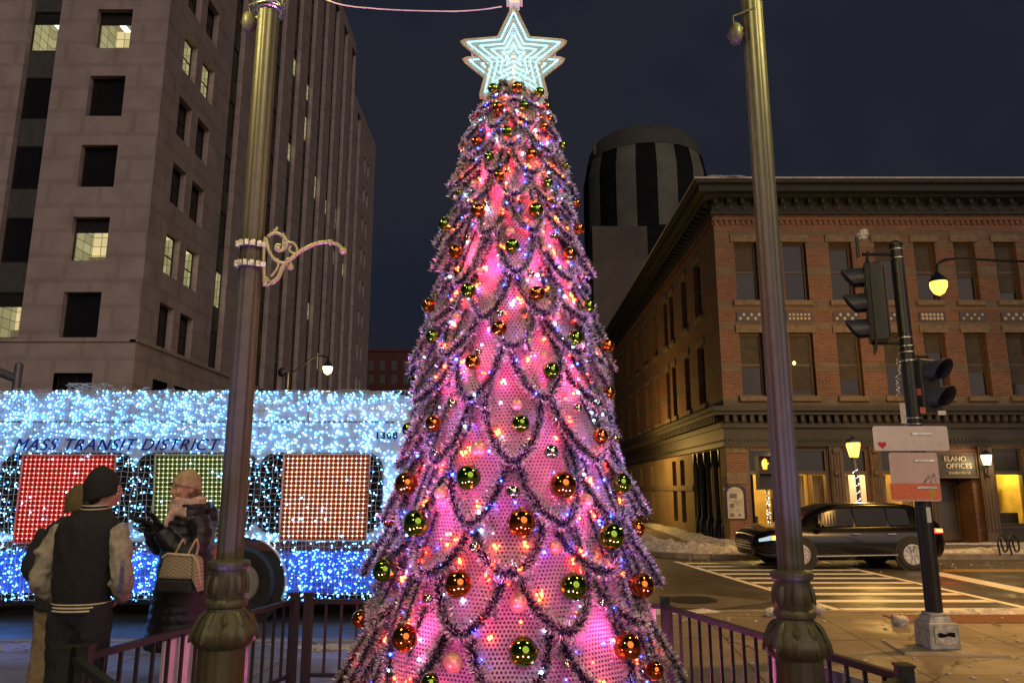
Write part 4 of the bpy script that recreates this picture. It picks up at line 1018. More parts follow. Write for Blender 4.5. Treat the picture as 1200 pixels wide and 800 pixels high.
# lights of the tree: assumed unseen pink floodlights on the ground round it and warm/red bulbs inside
fl_lens = emit('flood_lens', (1,.12,.5), 6)
for i, (x, y, e) in enumerate(((-1.0,2.7,80),(1.0,2.7,80),(0.0,2.0,270),(-1.9,3.3,420),(1.9,3.3,420))):
    aim = Vector((TC.x-x, TC.y-y, (2.5,2.5,3.0,4.2,4.2)[i]))
    assumed_flood = thing('floodlight', (x,y,0), ['pink floodlight on the ground inside the fence, front left of the tree','pink floodlight on the ground inside the fence, front right of the tree','pink floodlight on the ground right in front of the tree','violet floodlight on the ground near the left fence','violet floodlight on the ground near the right fence'][i], 'floodlight', 'pink floodlights around the tree')
    q = aim.to_track_quat('-Z', 'Y').to_matrix(); 
    mb = MB(); mb.box((-.1,-.06,.0),(.1,.06,.06)); mb.v = [tuple(q @ Vector(p)+Vector((x,y,.14))) for p in mb.v]; mb.box((x-.09,y-.05,0),(x+.09,y+.05,.02)); mb.box((x-.015,y-.015,.0),(x+.015,y+.015,.12)); mb.build('housing', M['iron'], assumed_flood)
    mb = MB(); mb.box((-.09,-.05,-.006),(.09,.05,-.001)); mb.v = [tuple(q @ Vector(p)+Vector((x,y,.14))) for p in mb.v]; mb.build('lens', fl_lens, assumed_flood)
    light('lamp', 'SPOT', Vector((x,y,.14))+aim.normalized()*.03, ((1,.15,.52) if i < 3 else (.36,.24,1)), e, .06, assumed_flood, rot=aim, spot=R(60 if i == 2 else 84 if i < 2 else 62), blend=.8)
    if i > 2: light('spill', 'POINT', (x*.55,5.95,.30), (1,.18,.50), 13, .05, assumed_flood)  # added point light that washes the boards and ground pink
for z, c_, e in ((.9,(1,.10,.34),2.5),(1.6,(1,.08,.26),4.5),(2.3,(1,.06,.20),7),(3.0,(1,.04,.12),9),(3.55,(1,.03,.08),8),(3.95,(1,.03,.07),6)):
    for sx_ in (-1, 1):
        r = (RC(z)-.09); light('lamp', 'POINT', (TC.x+sx_*r*.66, TC.y-r*.75, z), c_, e*1.3, .03, tree)
# ================================================================ BUS WRAPPED IN LIGHTS
BYF = G(285,728,ROADZ)[1]
def bz(v): return ZV(v, BYF)
def bxx(u, v=560): return P(u, v, BYF).x
bus = thing('city_bus', (-7.2,BYF+1.25,ROADZ), 'city bus wrapped in blue and white net lights with coloured light panels on its windows', 'bus')
x1 = bxx(487); x0 = x1-12.2; zt = bz(455); zb = .25
M['busw'] = mat('bus_paint_silver', (.55,.60,.68), .35, .2, scale=2, var=.15, Coat_Weight=.5); M['busb'] = mat('bus_paint_blue', (.05,.15,.65), .35, scale=2, var=.3, Coat_Weight=.4)
M['rubber'] = mat('rubber', (.02,.02,.02), .8, scale=14); M['bglassd'] = glassy('bus_window_glass', (.012,.013,.016), .12)
def bus_ring(x, sx=1.0):
    yf, yb = BYF+.02+(1-sx)*.35, BYF+2.52-(1-sx)*.35; zt_ = zt-(1-sx)*.55
    pts = [(yf,zb)]
    pts += [(yf, bz(645)), (yf, bz(500))]
    for k in range(6): a = PI-PI/2*k/5; pts.append((yf+.28+.28*math.cos(a), zt_-.28+.28*math.sin(a)))
    for k in range(6): a = PI/2-PI/2*k/5; pts.append((yb-.28+.28*math.cos(a), zt_-.28+.28*math.sin(a)))
    pts += [(yb, zb)]
    return [(x, y, z) for y, z in pts]
sts = [(x0,.55),(x0+.08,.8),(x0+.25,.96),(x0+.5,1),(x1-.6,1),(x1-.35,.96),(x1-.15,.84),(x1-.05,.68),(x1,.45)]
rings = [bus_ring(*s) for s in sts]; n = len(rings[0]); mb = MB(); mb.v = [p for r in rings for p in r]
for i in range(len(rings)-1):
    for k in range(n): mb.f.append((i*n+k, i*n+(k+1) % n, (i+1)*n+(k+1) % n, (i+1)*n+k)); mb.m.append(1 if k == 0 else 0)
mb.f.append(tuple(range(n))); mb.m.append(0); mb.f.append(tuple((len(rings)-1)*n+k for k in range(n))); mb.m.append(0)
mb.build('body', [M['busw'], M['busb']], bus, smooth=True)
YS = BYF+.02
def rrect(xa, xb, za, zb_, r, y, sh=0, n=5):
    pts = []
    for cx, cz, a0 in ((xb-r,zb_-r,0),(xa+r,zb_-r,90),(xa+r,za+r,180),(xb-r,za+r,270)):
        for k in range(n+1): a = R(a0+90*k/n); z = cz+r*math.sin(a); pts.append((cx+r*math.cos(a)+sh*(z-za), y, z))
    return pts
wins_b = [(bxx(305),bxx(446)),(bxx(160),bxx(300)),(bxx(2),bxx(154)),(bxx(-160),bxx(-6)),(bxx(-320),bxx(-170))]
for a, b in wins_b:
    mb = MB(); mb.prism(rrect(a,b,bz(622),bz(533),.22,YS-.012), (0,.02,0)); w_ = mb.build('window', M['bglassd'], bus)
    mb = MB(); p = rrect(a-.02,b+.02,bz(622)-.02,bz(533)+.02,.23,YS-.010); mb.tube(p+[p[0]], .018, 6); mb.build('seal', M['rubber'], w_)
mb = MB(); mb.box((x0+.4,YS-.02,bz(645)),(x1-.3,YS+.01,bz(634))); mb.build('trim_band', mat('dark_red_band', (.10,.035,.03), .5), bus)
mb = MB()
for xx in np.arange(x0+.5, x1-.3, .075): mb.box((xx,YS-.012,bz(494.6)),(xx+.05,YS+.005,bz(493.2)))
mb.build('seam_rivets', M['rubber'], bus)
mb = MB(); xx = bxx(357); mb.box((xx-.008,YS-.012,bz(492)),(xx+.008,YS+.005,bz(468))); mb.build('panel_seam', M['rubber'], bus)
# lettering
M['bluelet'] = mat('blue_lettering', (.01,.02,.30), .5)
t = move(text_mb('MASS TRANSIT DISTRICT', .165, .006, .35, 1.12, .0), (0,0,0)); xs = [p[0] for p in t.v]; w = max(xs)-min(xs); tw = bxx(257)-bxx(14)
t.v = [((p[0]-min(xs))/w*tw+bxx(14), p[1]+YS-.055, p[2]+bz(521.5)) for p in t.v]; t.build('lettering', M['bluelet'], bus)
t = text_mb('1308', .095, .006, 0, 1.25, .004); t = move(t, (bxx(451.5), YS-.055, bz(510.5))); t.build('fleet_number', M['rubber'], bus)
# wheels
wr = .50
for wx in (bxx(281,690), x0+2.6):
    wc = (wx, YS, ROADZ+wr)
    mb = MB(); mb.lathe([(.60,-.005),(.60,.05)], 40, wc, axis='y'); mb.tube([(wx+.62*math.cos(R(a_)),YS-.012,wc[2]+.62*math.sin(R(a_))) for a_ in range(-20,205,9)], .022, 8, 1); arch = mb.build('wheel_arch', [M['rubber'], M['busw']], bus)
    mb = MB(); mb.lathe([(.27,.30),(.27,-.06),(.30,-.085),(.44,-.09),(.475,-.06),(.49,-.02),(.49,.3)], 48, wc, axis='y'); ty = mb.build('wheel', M['rubber'], bus, smooth=True)
    mb = MB(); mb.lathe([(.27,-.055),(.255,-.075),(.235,-.03),(.16,-.0),(.11,-.02),(.10,-.07),(.07,-.09),(.001,-.09)], 36, wc, axis='y')
    rim = mb.build('rim', mat('steel_rim', (.45,.43,.38), .4, .6, scale=8), ty, smooth=True)
    mb = MB()
    for k in range(10): a = 2*PI*k/10; mb.lathe([(.022,-.03),(.022,-.0)], 10, (wx+.20*math.cos(a),YS-.005,wc[2]+.20*math.sin(a)), axis='y')
    mb.build('rim_holes', M['rubber'], rim)
mb = MB(); mb.box((x0+.5,BYF+.3,ROADZ+.18),(x1-.5,BYF+2.2,.26)); mb.build('chassis', M['rubber'], bus)
# light net: cords and LEDs draped over the near side and the roof edge
rg = np.random.default_rng(12)
M['cord'] = mat('white_net_cord', (.55,.58,.62), .6, bump=0)
M['l_white'] = emit('led_cold_white', (.17,.55,1), 11); M['l_blue'] = emit('led_blue', (.05,.20,1), 12); M['l_cyan'] = emit('led_cyan', (.08,.38,1), 11)
XL = x0+3.4  # net from here to the nose
def ynet(x, z):
    e = 0
    if x > x1-.35: e = ((x-(x1-.35))/.35)**2*.25
    if z > zt-.28: t = (z-(zt-.28))/.28; e += .28*(1-math.sqrt(max(0,1-min(1,t)**2)))
    return YS-.035+e
def inwheel(x, z, r=.60): return (x-bxx(281,690))**2+(z-ROADZ-wr)**2 < r*r
mb = MB(); cw = .0055
xs_ = np.arange(XL, x1-.03, .078); zs_ = np.arange(.16, zt, .078)
for i, x in enumerate(xs_):
    px = None
    for z in zs_:
        q = (x+.012*math.sin(z*9+i*1.7)+.008*rg.normal(), 0, z); q = (q[0], ynet(q[0], z), z)
        if px is not None and not inwheel(q[0], z): mb.bar(px, q, cw, cw)
        px = q if not inwheel(q[0], z) else None
for j, z in enumerate(zs_):
    px = None
    for x in xs_:
        q = (x, ynet(x, z), z+.010*math.sin(x*7+j)+.006*rg.normal())
        if px is not None and not inwheel(x, z): mb.bar(px, q, cw, cw)
        px = q if not inwheel(x, z) else None
net = mb.build('light_net', M['cord'], bus)
def leds(name, count, zr, mats, probs, r=(.008,.0135), region=None):
    mb = MB(); k = 0
    while k < count:
        x = rg.uniform(XL, x1-.02); z = rg.uniform(*zr)
        if inwheel(x, z) or (region and not region(x, z)): continue
        y = ynet(x, z)-.004; rr_ = rg.uniform(*r)
        mb.octa((x, y, z), rr_, int(rg.choice(len(probs), p=probs))); k += 1
    return tag(mb.build(name, mats, net), kind='stuff')
def notwin(x, z):
    for a, b in wins_b:
        if a-.05 < x < b+.05 and bz(624) < z < bz(531): return False
    return True
def nottext(x, z):
    if (bxx(8) < x < bxx(262) or bxx(436) < x < bxx(467)) and bz(532) < z < bz(511): return rg.random() < .5
    return True
leds('led_lights', 2300, (bz(533), zt-.01), [M['l_white'], M['l_cyan']], [.5,.5], region=nottext)
leds('led_lights', 650, (bz(634), bz(533)), [M['l_white'], M['l_cyan']], [.6,.4], region=notwin)
leds('led_lights', 1900, (bz(645), bz(533)), [M['l_white'], M['l_cyan']], [.7,.3], (.007,.012))
leds('led_lights', 1700, (.15, bz(643)), [M['l_blue'], M['l_cyan'], M['l_white']], [.33,.34,.33], (.007,.013))
# loose cords on the roof edge
mb = MB()
for k in range(24):
    x = rg.uniform(XL, x1-.5); y = YS+rg.uniform(.1,.5); h = rg.uniform(.015,.055)
    mb.tube([(x,y,zt-.03),(x+rg.uniform(-.1,.1),y,zt+h),(x+rg.uniform(-.2,.2),y,zt+h*.7),(x+rg.uniform(-.25,.25),y,zt-.03)], .004, 4)
xx = bxx(75)
for k in range(10): mb.tube([(xx+rg.uniform(-.5,.5),YS+.3,zt-.02),(xx+rg.uniform(-.3,.3),YS+.3,zt+.12),(xx+rg.uniform(-.4,.4),YS+.35,zt+.1),(xx+rg.uniform(-.6,.6),YS+.3,zt-.02)], .005, 4)
tag(mb.build('loose_cords', M['cord'], net), kind='stuff')
# coloured light panels in front of the windows
def light_panel(name, uTL, uTR, uBL, uBR, v0, v1, cback, cgrid, cdot, label, back_e, n=19):
    y = YS-.075; A = P(uTL,v0,y); B = P(uTR,v0,y); C = P(uBR,v1,y); D = P(uBL,v1,y)
    mb = MB(); mb.add([A+Vector((0,.02,0)),B+Vector((0,.02,0)),C+Vector((0,.02,0)),D+Vector((0,.02,0)),A+Vector((0,.028,0)),B+Vector((0,.028,0)),C+Vector((0,.028,0)),D+Vector((0,.028,0))], [(0,1,2,3),(7,6,5,4),(0,4,5,1),(1,5,6,2),(2,6,7,3),(3,7,4,0)])
    p_ = mb.build(name, back_e, bus); tag(p_, label)
    mb = MB(); mb.tube([A,B,C,D,A], .014, 6); mb.build('panel_frame', mat(name+'_frame', cgrid, .5), p_)
    nx = round((B-A).length/.063); nz = round((A-D).length/.063); g = MB(); d = MB()
    for i in range(1, nx): g.tube([A.lerp(B,i/nx), D.lerp(C,i/nx)], .008, 4)
    for j in range(1, nz): g.tube([A.lerp(D,j/nz), B.lerp(C,j/nz)], .008, 4)
    for i in range(1, nx):
        for j in range(1, nz):
            q = A.lerp(B,i/nx).lerp(D.lerp(C,i/nx), j/nz); d.octa(q+Vector((0,-.012,0)), .0105)
    g.build('grid_cords', cgrid_m, p_); d.build('led_lights', cdot_m, p_)
    wl_ = MB()
    for k in range(14): q = A.lerp(B,rg.random()).lerp(D.lerp(C,rg.random()), rg.random()); wl_.octa((q.x,y-.03,q.z), .013)
    wl_.build('white_leds', M['l_white'], p_)
cgrid_m, cdot_m = mat('red_cord', (.85,.28,.28), .5, bump=0), emit('red_led', (1,.22,.18), 5)
light_panel('red_light_panel', 27,136,15,126, 533,636, None, (.7,.3,.3), None, 'red grid of lights', mat('red_panel_back', (.45,.008,.01), .7))
cgrid_m, cdot_m = mat('green_cord', (.58,.62,.42), .5, bump=0), emit('green_led', (.62,.80,.34), 2.2)
light_panel('green_light_panel', 182,286,178,284, 533,630, None, (.45,.55,.4), None, 'yellow green grid of lights', mat('green_panel_back', (.06,.11,.02), .7))
cgrid_m, cdot_m = mat('peach_cord', (.85,.58,.48), .5, bump=0), emit('peach_led', (1,.45,.28), 6)
light_panel('orange_light_panel', 333,434,327,429, 532,633, None, (.7,.5,.5), None, 'salmon orange grid of lights', mat('peach_panel_back', (.22,.05,.03), .7))
# ================================================================ LAMP POSTS, FENCE, SIGNAL POLE
def post_mat(name, c):
    return mat(name, c, .48, .1, var=.15, scale=14, bump=.25, bscale=60, bdist=.003, rvar=.12)
M['post'] = post_mat('olive_green_painted_iron', (.072,.070,.034))
M['clampm'] = mat('steel_band', (.5,.48,.42), .3, .9)
PY = 4.4
def lamp_post(u, v, dz, label, top):
    b = P(u, v, PY); X = b.x; t = thing('lamp_post', (X,PY,0), label, 'lamp post', 'pair of ornate lamp posts either side of the tree')
    z = lambda vv: ZV(vv, PY)+dz
    prof = [(.215,0),(.215,.05),(.175,.08),(.15,.14),(.138,.2),(.136,z(757)),(.150,z(754)),(.172,z(749)),(.182,z(743)),(.180,z(737)),(.166,z(733)),(.163,z(731)),(.150,z(726)),(.125,z(719)),(.105,z(713)),(.100,z(710.5)),(.114,z(709)),(.118,z(705)),(.112,z(702)),(.097,z(700)),(.100,z(696)),(.108,z(690)),(.109,z(683)),(.103,z(675)),(.098,z(669)),(.100,z(667)),(.114,z(665)),(.120,z(661)),(.116,z(657)),(.085,z(655.5)),(.074,z(654))]
    mb = MB(); mb.lathe(prof, 64, (X,PY,0), flute=16, famp=.035)
    # acanthus leaves on the bell and vase
    for k in range(10):
        a = 2*PI*k/10
        for (r0, za, r1, zb_, w) in ((.155,z(727),.188,z(748),.052),(.112,z(714),.168,z(732),.035),(.103,z(672),.116,z(694),.028)):
            c_, s_ = math.cos(a), math.sin(a); vs = []
            for q in range(5):
                t_ = q/4; rr_ = r0+(r1-r0)*t_**.7+.001+.006*math.sin(t_*PI); zz = za+(zb_-za)*t_; ww = w*math.sin(PI*(.12+.83*t_))*.62
                for s in (-1, 0, 1): vs.append((X+(rr_-(.008 if s else -.006))*c_-s*ww*s_, PY+(rr_-(.008 if s else -.006))*s_+s*ww*c_, zz))
            mb.add(vs, [(i*3+j, i*3+j+1, (i+1)*3+j+1, (i+1)*3+j) for i in range(4) for j in range(2)])
    mb.build('base', M['post'], t, smooth=True)
    mb = MB(); mb.lathe([(.074,z(654)),(.070,z(300)),(.068,top)], 64, (X,PY,0), flute=10, famp=.10); mb.build('pole', M['post'], t, smooth=True)
    mb = MB(); mb.lathe([(.09,top-.02),(.12,top+.02),(.07,top+.06),(.09,top+.16),(.15,top+.2),(.15,top+.24)], 24, (X,PY,0)); mb.lathe([(.14,top+.62),(.2,top+.66),(.12,top+.76),(.02,top+.9)], 24, (X,PY,0)); mb.build('lamp_crown', M['post'], t, smooth=True)  # assumed crown above the view, carrying the assumed globe
    mb = MB(); mb.lathe([(.13,top+.24),(.2,top+.42),(.17,top+.62)], 24, (X,PY,0)); mb.build('globe', emit('post_globe', (1,.72,.3), 2.0, 'NONE'), t, smooth=True)  # assumed lamp globe, unseen above the view
    return t, X, z
lp1, LX, lz = lamp_post(266,700,0, 'olive green fluted lamp post with scroll bracket, standing left of the tree', 5.35)
lp2, RX, rz_ = lamp_post(930.5,712,-.058, 'olive green fluted lamp post with plain shaft, standing right of the tree', 5.35)
for X, pr in ((LX, lp1), (RX, lp2)):
    light('lamp', 'POINT', (X+(-.55 if X < 0 else .55), PY-.9, 5.15), (1,.82,.30), 115, .15, pr)  # light of the assumed post-top lamp, set outward and forward of its globe
# speaker-like fixture near the top of each post
for (u, v, pr, X) in ((292,27,lp1,LX),(862,40,lp2,RX)):
    a = P(u, v, PY-.02); s_ = -1
    mb = MB(); mb.ell(a, (.045,.06,.075), 16, 12); mb.lathe([(.052,-.004),(.055,.0),(.052,.004)], 16, (a.x,a.y,a.z-.01)); mb.bar((X,PY,a.z+.06),(a.x,PY,a.z+.04),.02,.02); mb.tube([(a.x,PY,a.z+.07),(a.x-.01,PY-.02,a.z+.13),(X,PY-.07,a.z+.16)], .006, 5)
    mb.build('fixture', M['post'], pr, smooth=True)
mb = MB()
for k, vv in enumerate((6,10,14)): mb.lathe([(.080,-.006),(.086,0),(.080,.006)], 24, (LX,PY,lz(vv)))
for k in range(6):
    zz = lz(5)-.01*k; mb.tube([(LX+.1*math.cos(q/2+k),PY+.1*math.sin(q/2+k),zz+.012*math.sin(q*1.3+k)) for q in range(13)], .004, 5)
mb.build('wire_wrap', M['clampm'], lp1, smooth=True)
# scroll bracket on the left post
BYY = PY-.03
def S2(pts, r, n=5): 
    q = smoothpath([P(u,v,BYY) for u, v in pts], n); return q, r
M['scroll'] = mat('bracket_paint', (.36,.36,.14), .45, .3, scale=12)
mb = MB()
arm = [(318,332),(326,325),(331,314),(338,306),(350,296),(362,289),(375,284.5),(387,284),(396,287),(402,293)]
q, _ = S2(arm, 0); nA = len(q); mb.tube(q, [.0155-.004*i/nA for i in range(nA)], 10)
for sc, r in (([(314,277),(322,273),(331,276),(336,283),(334,291),(327,294),(323,291),(325,287),(329,288)], .0105), ([(331,287),(337,284),(344,285),(348,291),(347,297),(342,296),(339,292),(341,288)], .008),
              ([(312,279),(315,293),(322,304),(332,308),(340,305)], .011), ([(318,332),(312,334),(310,328),(313,326),(315,330)], .009), ([(325,303),(326,312),(321,320),(318,324),(320,321)], .008), ([(338,305),(341,309),(343,314),(339,315),(338,311)], .008), ([(310,335),(309,300),(311,278)], .011)):
    mb.tube(S2(sc, 0)[0], r, 8)
for u, v, r in ((402,294,.024),(387,284,.020),(338,305,.020),(326,291,.016),(322,271,.013),(341,312,.016),(312,330,.014)): mb.ell(P(u,v,BYY), r, 12, 8)
mb.tube(S2([(321,272),(325,266),(324,271)],0)[0], .006, 6)
mb.build('scroll_bracket', M['scroll'], lp1, smooth=True)
for vv in (289,312):
    mb = MB(); zz = ZV(vv,PY); mb.lathe([(.074,-.014),(.0775,-.014),(.0775,.014),(.074,.014)], 40, (LX,PY,zz))
    for k in range(5): a = -PI/2-.9+.45*k; mb.box((LX+.085*math.cos(a)-.012,PY+.085*math.sin(a)-.012,zz-.018),(LX+.085*math.cos(a)+.012,PY+.085*math.sin(a)+.012,zz+.018))
    mb.bar((LX+.06,PY-.05,zz),(P(311,vv,BYY).x,BYY,zz),.02,.03); mb.build('clamp', M['clampm'], lp1)
# overhead wire from the left post to the star
a = Vector((LX+.05,PY,lz(0)+.22)); b = P(588,8,SY); m1 = P(440,10.5,PY+.04); m2 = P(520,13.5,PY+.07)
mb = MB(); mb.tube(smoothpath([a, P(385,1,PY), m1, m2, P(560,12,SY-.02), b], 8), .0045, 6)
solo(mb, 'overhead_wire', mat('pale_cable', (.6,.45,.38), .5), 'thin pale cable strung from the left lamp post to the tree star', 'cable', loc=a)
# ---------------------------------------------------------------- fence round the tree
FZ = .72; fnc = thing('fence', (0,6.6,0), 'low dark purple-brown metal bar fence around the tree', 'fence')
M['fence'] = mat('fence_paint', (.011,.013,.011), .65, .0, scale=12, rvar=.1)
g_ = lambda u, v: G(u, v, FZ)
A_ = g_(350,701); B_ = g_(100,766); C_ = g_(776,707); D_ = (g_(1060,790)[0], g_(1060,790)[1]); E_ = (-.2, 1.9)
C_ = (C_[0], C_[1])
def panel(p, q):
    mb = MB(); d = math.dist(p, q); n = max(2, round(d/.135))
    mb.bar((*p,FZ-.018),(*q,FZ-.018),.045,.036); mb.bar((*p,.11),(*q,.11),.035,.03)
    for i in range(1, n):
        x, y = p[0]+(q[0]-p[0])*i/n, p[1]+(q[1]-p[1])*i/n; mb.bar((x,y,.10),(x,y,FZ-.02),.02,.02)
    mb.build('bar_panel', M['fence'], fnc)
def fpost(p, h=FZ+.04):
    mb = MB(); mb.box((p[0]-.035,p[1]-.035,0),(p[0]+.035,p[1]+.035,h)); mb.box((p[0]-.042,p[1]-.042,h),(p[0]+.042,p[1]+.042,h+.012)); mb.box((p[0]-.07,p[1]-.07,0),(p[0]+.07,p[1]+.07,.012)); mb.build('fence_post', M['fence'], fnc)
off = lambda p, dx, dy=0: (p[0]+dx, p[1]+dy)
panel(off(A_,.11), C_); panel(off(A_,-.04,-.02), B_); panel(C_, D_); panel(off(B_,-.0,-.08), E_); panel(D_, E_)
for p in (off(A_,-.03), off(A_,.09), B_, off(B_,-.085,-.03), off(C_,.03,.03), D_, E_): fpost(p)
# sign boards tied to the fence
M['board'] = mat('white_board', (.78,.72,.74), .55, var=.06, scale=2, bump=0)
def board(p, q, s0, s1, z0, z1, outw, label):
    a = Vector((*lay(p,q,s0),0)); b = Vector((*lay(p,q,s1),0)); n = Vector(outw)*.035
    mb = MB(); mb.prism([a+n+Vector((0,0,z0)), b+n+Vector((0,0,z0)), b+n+Vector((0,0,z1)), a+n+Vector((0,0,z1))], Vector(outw)*.012)
    solo(mb, 'sign_board', M['board'], label, 'board', 'blank boards tied to the fence', loc=tuple(a+n), bevel=.003)
board(A_, C_, .80, .985, .36, .70, (0,1,0), 'blank pink lit board tied to the back fence right of the tree')
# left board, behind the left lamp post
lp = (Vector((*A_,0))-Vector((*B_,0))); board(B_, A_, .30, .52, .10, .66, (-.96,.26,0), 'blank pink lit board tied to the left fence behind the lamp post')
board(C_, D_, .62, .98, .12, .62, (.95,.3,0), 'blank pale board tied to the right fence panel beyond the lamp post')
# ---------------------------------------------------------------- signal pole with its gear
gx, gy_ = G(1099,760); GY = gy_
M['blackp'] = mat('black_painted_pole', (.022,.020,.020), .38, .2, scale=8); M['visor'] = mat('signal_visor', (.05,.055,.085), .45, scale=6); M['signalb'] = mat('signal_housing', (.03,.03,.032), .55, scale=6)
M['galv'] = mat('scuffed_grey_base', (.42,.41,.38), .6, .2, var=.5, scale=12)
sp_ = thing('signal_pole', (gx,GY,0), 'black traffic signal pole on a scuffed grey cast base at the crosswalk', 'signal pole')
px_ = P(1091,680,GY).x; topz = ZV(288,GY)
mb = MB(); mb.lathe([(.085,ZV(716,GY)-.03),(.084,ZV(600,GY)),(.074,ZV(420,GY)),(.070,topz)], 24, (px_,GY,0)); mb.lathe([(.078,topz),(.08,topz+.02),(.02,topz+.06)], 24, (px_,GY,0)); mb.build('pole', M['blackp'], sp_, smooth=True)
mb = MB(); z0, z1 = .022, ZV(716,GY)
def frust(w0, w1, za, zb_): mb.add([(px_-w0,GY-w0,za),(px_+w0,GY-w0,za),(px_+w0,GY+w0,za),(px_-w0,GY+w0,za),(px_-w1,GY-w1,zb_),(px_+w1,GY-w1,zb_),(px_+w1,GY+w1,zb_),(px_-w1,GY+w1,zb_)], [(0,3,2,1),(4,5,6,7),(0,1,5,4),(1,2,6,5),(2,3,7,6),(3,0,4,7)])
frust(.158,.152,z0,z0+.26); frust(.152,.135,z0+.26,z1-.11); frust(.135,.10,z1-.11,z1-.03); frust(.10,.088,z1-.03,z1)
bs_ = mb.build('base', M['galv'], sp_, bevel=.025)
mb = MB(); mb.prism(rrect(px_-.105,px_+.115,z0+.05,z0+.24,.02,GY-.157,0,3), (0,-.008,0)); mb.build('access_cover', mat('worn_cover', (.5,.47,.4), .5, var=.6, scale=16), bs_)
mb = MB(); mb.prism([(px_-.075,GY-.1655,z0+.125),(px_-.04,GY-.1655,z0+.118),(px_+.03,GY-.1655,z0+.135),(px_+.1,GY-.1655,z0+.12),(px_+.1,GY-.1655,z0+.17),(px_+.05,GY-.1655,z0+.175),(px_-.0,GY-.1655,z0+.155),(px_-.05,GY-.1655,z0+.17),(px_-.075,GY-.1655,z0+.16)], (0,-.002,0)); mb.build('cover_hole', M['tdark'], bs_)
mb = MB(); mb.add([(px_-.52,GY-.32,.002),(px_+.50,GY-.42,.002),(px_+.42,GY+.34,.002),(px_-.42,GY+.36,.002),(px_-.50,GY-.30,.022),(px_+.48,GY-.40,.022),(px_+.40,GY+.32,.022),(px_-.40,GY+.34,.022)], [(0,3,2,1),(4,5,6,7),(0,1,5,4),(1,2,6,5),(2,3,7,6),(3,0,4,7)]); mb.build('concrete_pad', M['kerb'], sp_)
# steel bands
for k, vv in enumerate((293,303,396,406,413,423,490,497,507,533,571)):
    mb = MB(); mb.lathe([(.072+.012*(k>2),-.008),(.077+.012*(k>2),-.006),(.077+.012*(k>2),.006),(.072+.012*(k>2),.008)], 24, (px_,GY,ZV(vv,GY))); mb.build('band', M['clampm'], sp_)
def vhead(name, label, cx, cy, zc, rz, nl, s, parent=None, lit=None, back=True):
    """signal head, lenses facing local -Y, built at the origin and turned by rz"""
    t = thing(name, (cx,cy,zc), label, 'traffic light'); t.rotation_euler = (0,0,rz)
    h = .30*s*nl; mb = MB(); mb.box((-.15*s,-.02*s,-h/2),(.15*s,.17*s,h/2)); mb.box((-.11*s,.17*s,-h/2+.04),(.11*s,.2*s,h/2-.04))
    mb.build('housing', M['signalb'], t, local=True, bevel=.02)
    if back:
        mb = MB(); pts = rrect(-.26*s,.26*s,-h/2-.12*s,h/2+.12*s,.06*s,.03*s,0,4); mb.prism(pts, (0,.006,0)); mb.build('backplate', M['signalb'], t, local=True)
    for i in range(nl):
        zz = h/2-.15*s-.30*s*i
        mb = MB(); mb.lathe([(.10*s,-.03*s),(.10*s,-.022*s),(.05*s,-.035*s),(.002,-.04*s)], 20, (0,0,zz), axis='y'); mb.build('lens', mat('dark_lens', (.02,.02,.022), .2), t, local=True)
        mb = MB(); n = 18; vs = []
        for j in range(n+1):
            a = R(-35)+R(250)*j/n
            for rr_, y in ((.125*s,-.02*s),(.125*s,-.02*s-.24*s*(.45+.55*math.sin(max(0,min(PI,(a+R(35))/R(250)*PI))))),(.118*s,-.02*s-.24*s*(.45+.55*math.sin(max(0,min(PI,(a+R(35))/R(250)*PI))))),(.118*s,-.02*s)):
                vs.append((rr_*math.cos(a), y, zz+rr_*math.sin(a)))
        mb.add(vs, [(j*4+q, j*4+(q+1) % 4, (j+1)*4+(q+1) % 4, (j+1)*4+q) for j in range(n) for q in range(4)]); mb.build('visor', M['visor'], t, local=True, smooth=True)
    return t
SG = thing
ty_ = GY-.02
c1 = P(1012,356,ty_)
vhead('traffic_light', 'big black three-lens traffic light with backplate, seen from the side, left of the pole top', c1.x+.05, ty_, c1.z, R(-112), 3, 1.0)
mb = MB()
for vv in (298,402):
    zz = ZV(vv,GY); mb = MB(); mb.tube([(c1.x+.05,GY,zz),(px_,GY,zz)], .02, 8); mb.build('mounting_arm', M['blackp'], sp_)
mb = MB(); mb.tube([(c1.x+.0,GY,ZV(298,GY)-.05),(c1.x+.0,GY,ZV(279,GY))], .018, 8); mb.build('sensor_stalk', M['blackp'], sp_)
a = P(1010,275,GY); mb = MB(); mb.ell((a.x,GY,a.z-.01), (.075,.075,.035), 14, 8); mb.ell((a.x+.02,GY,a.z+.03), (.055,.055,.04), 14, 8); mb.lathe([(.05,-.07),(.055,-.03)], 14, (a.x,GY,a.z)); 
solo(mb, 'camera_sensor', M['snow'], 'snow capped white sensor on a stalk above the big traffic light', 'sensor', loc=a, smooth='all')
c2 = P(1090,452,GY-.03)
vhead('traffic_light', 'smaller black two-lens pedestrian signal with stickers on the right side of the pole', c2.x, GY-.03, c2.z+.0, R(24), 2, 1.0, back=False)
mb = MB()
for vv in (418,493): zz = ZV(vv,GY); mb = MB(); mb.tube([(px_,GY,zz),(c2.x+.02,GY-.02,zz)], .016, 8); mb.build('mounting_arm', M['blackp'], sp_)
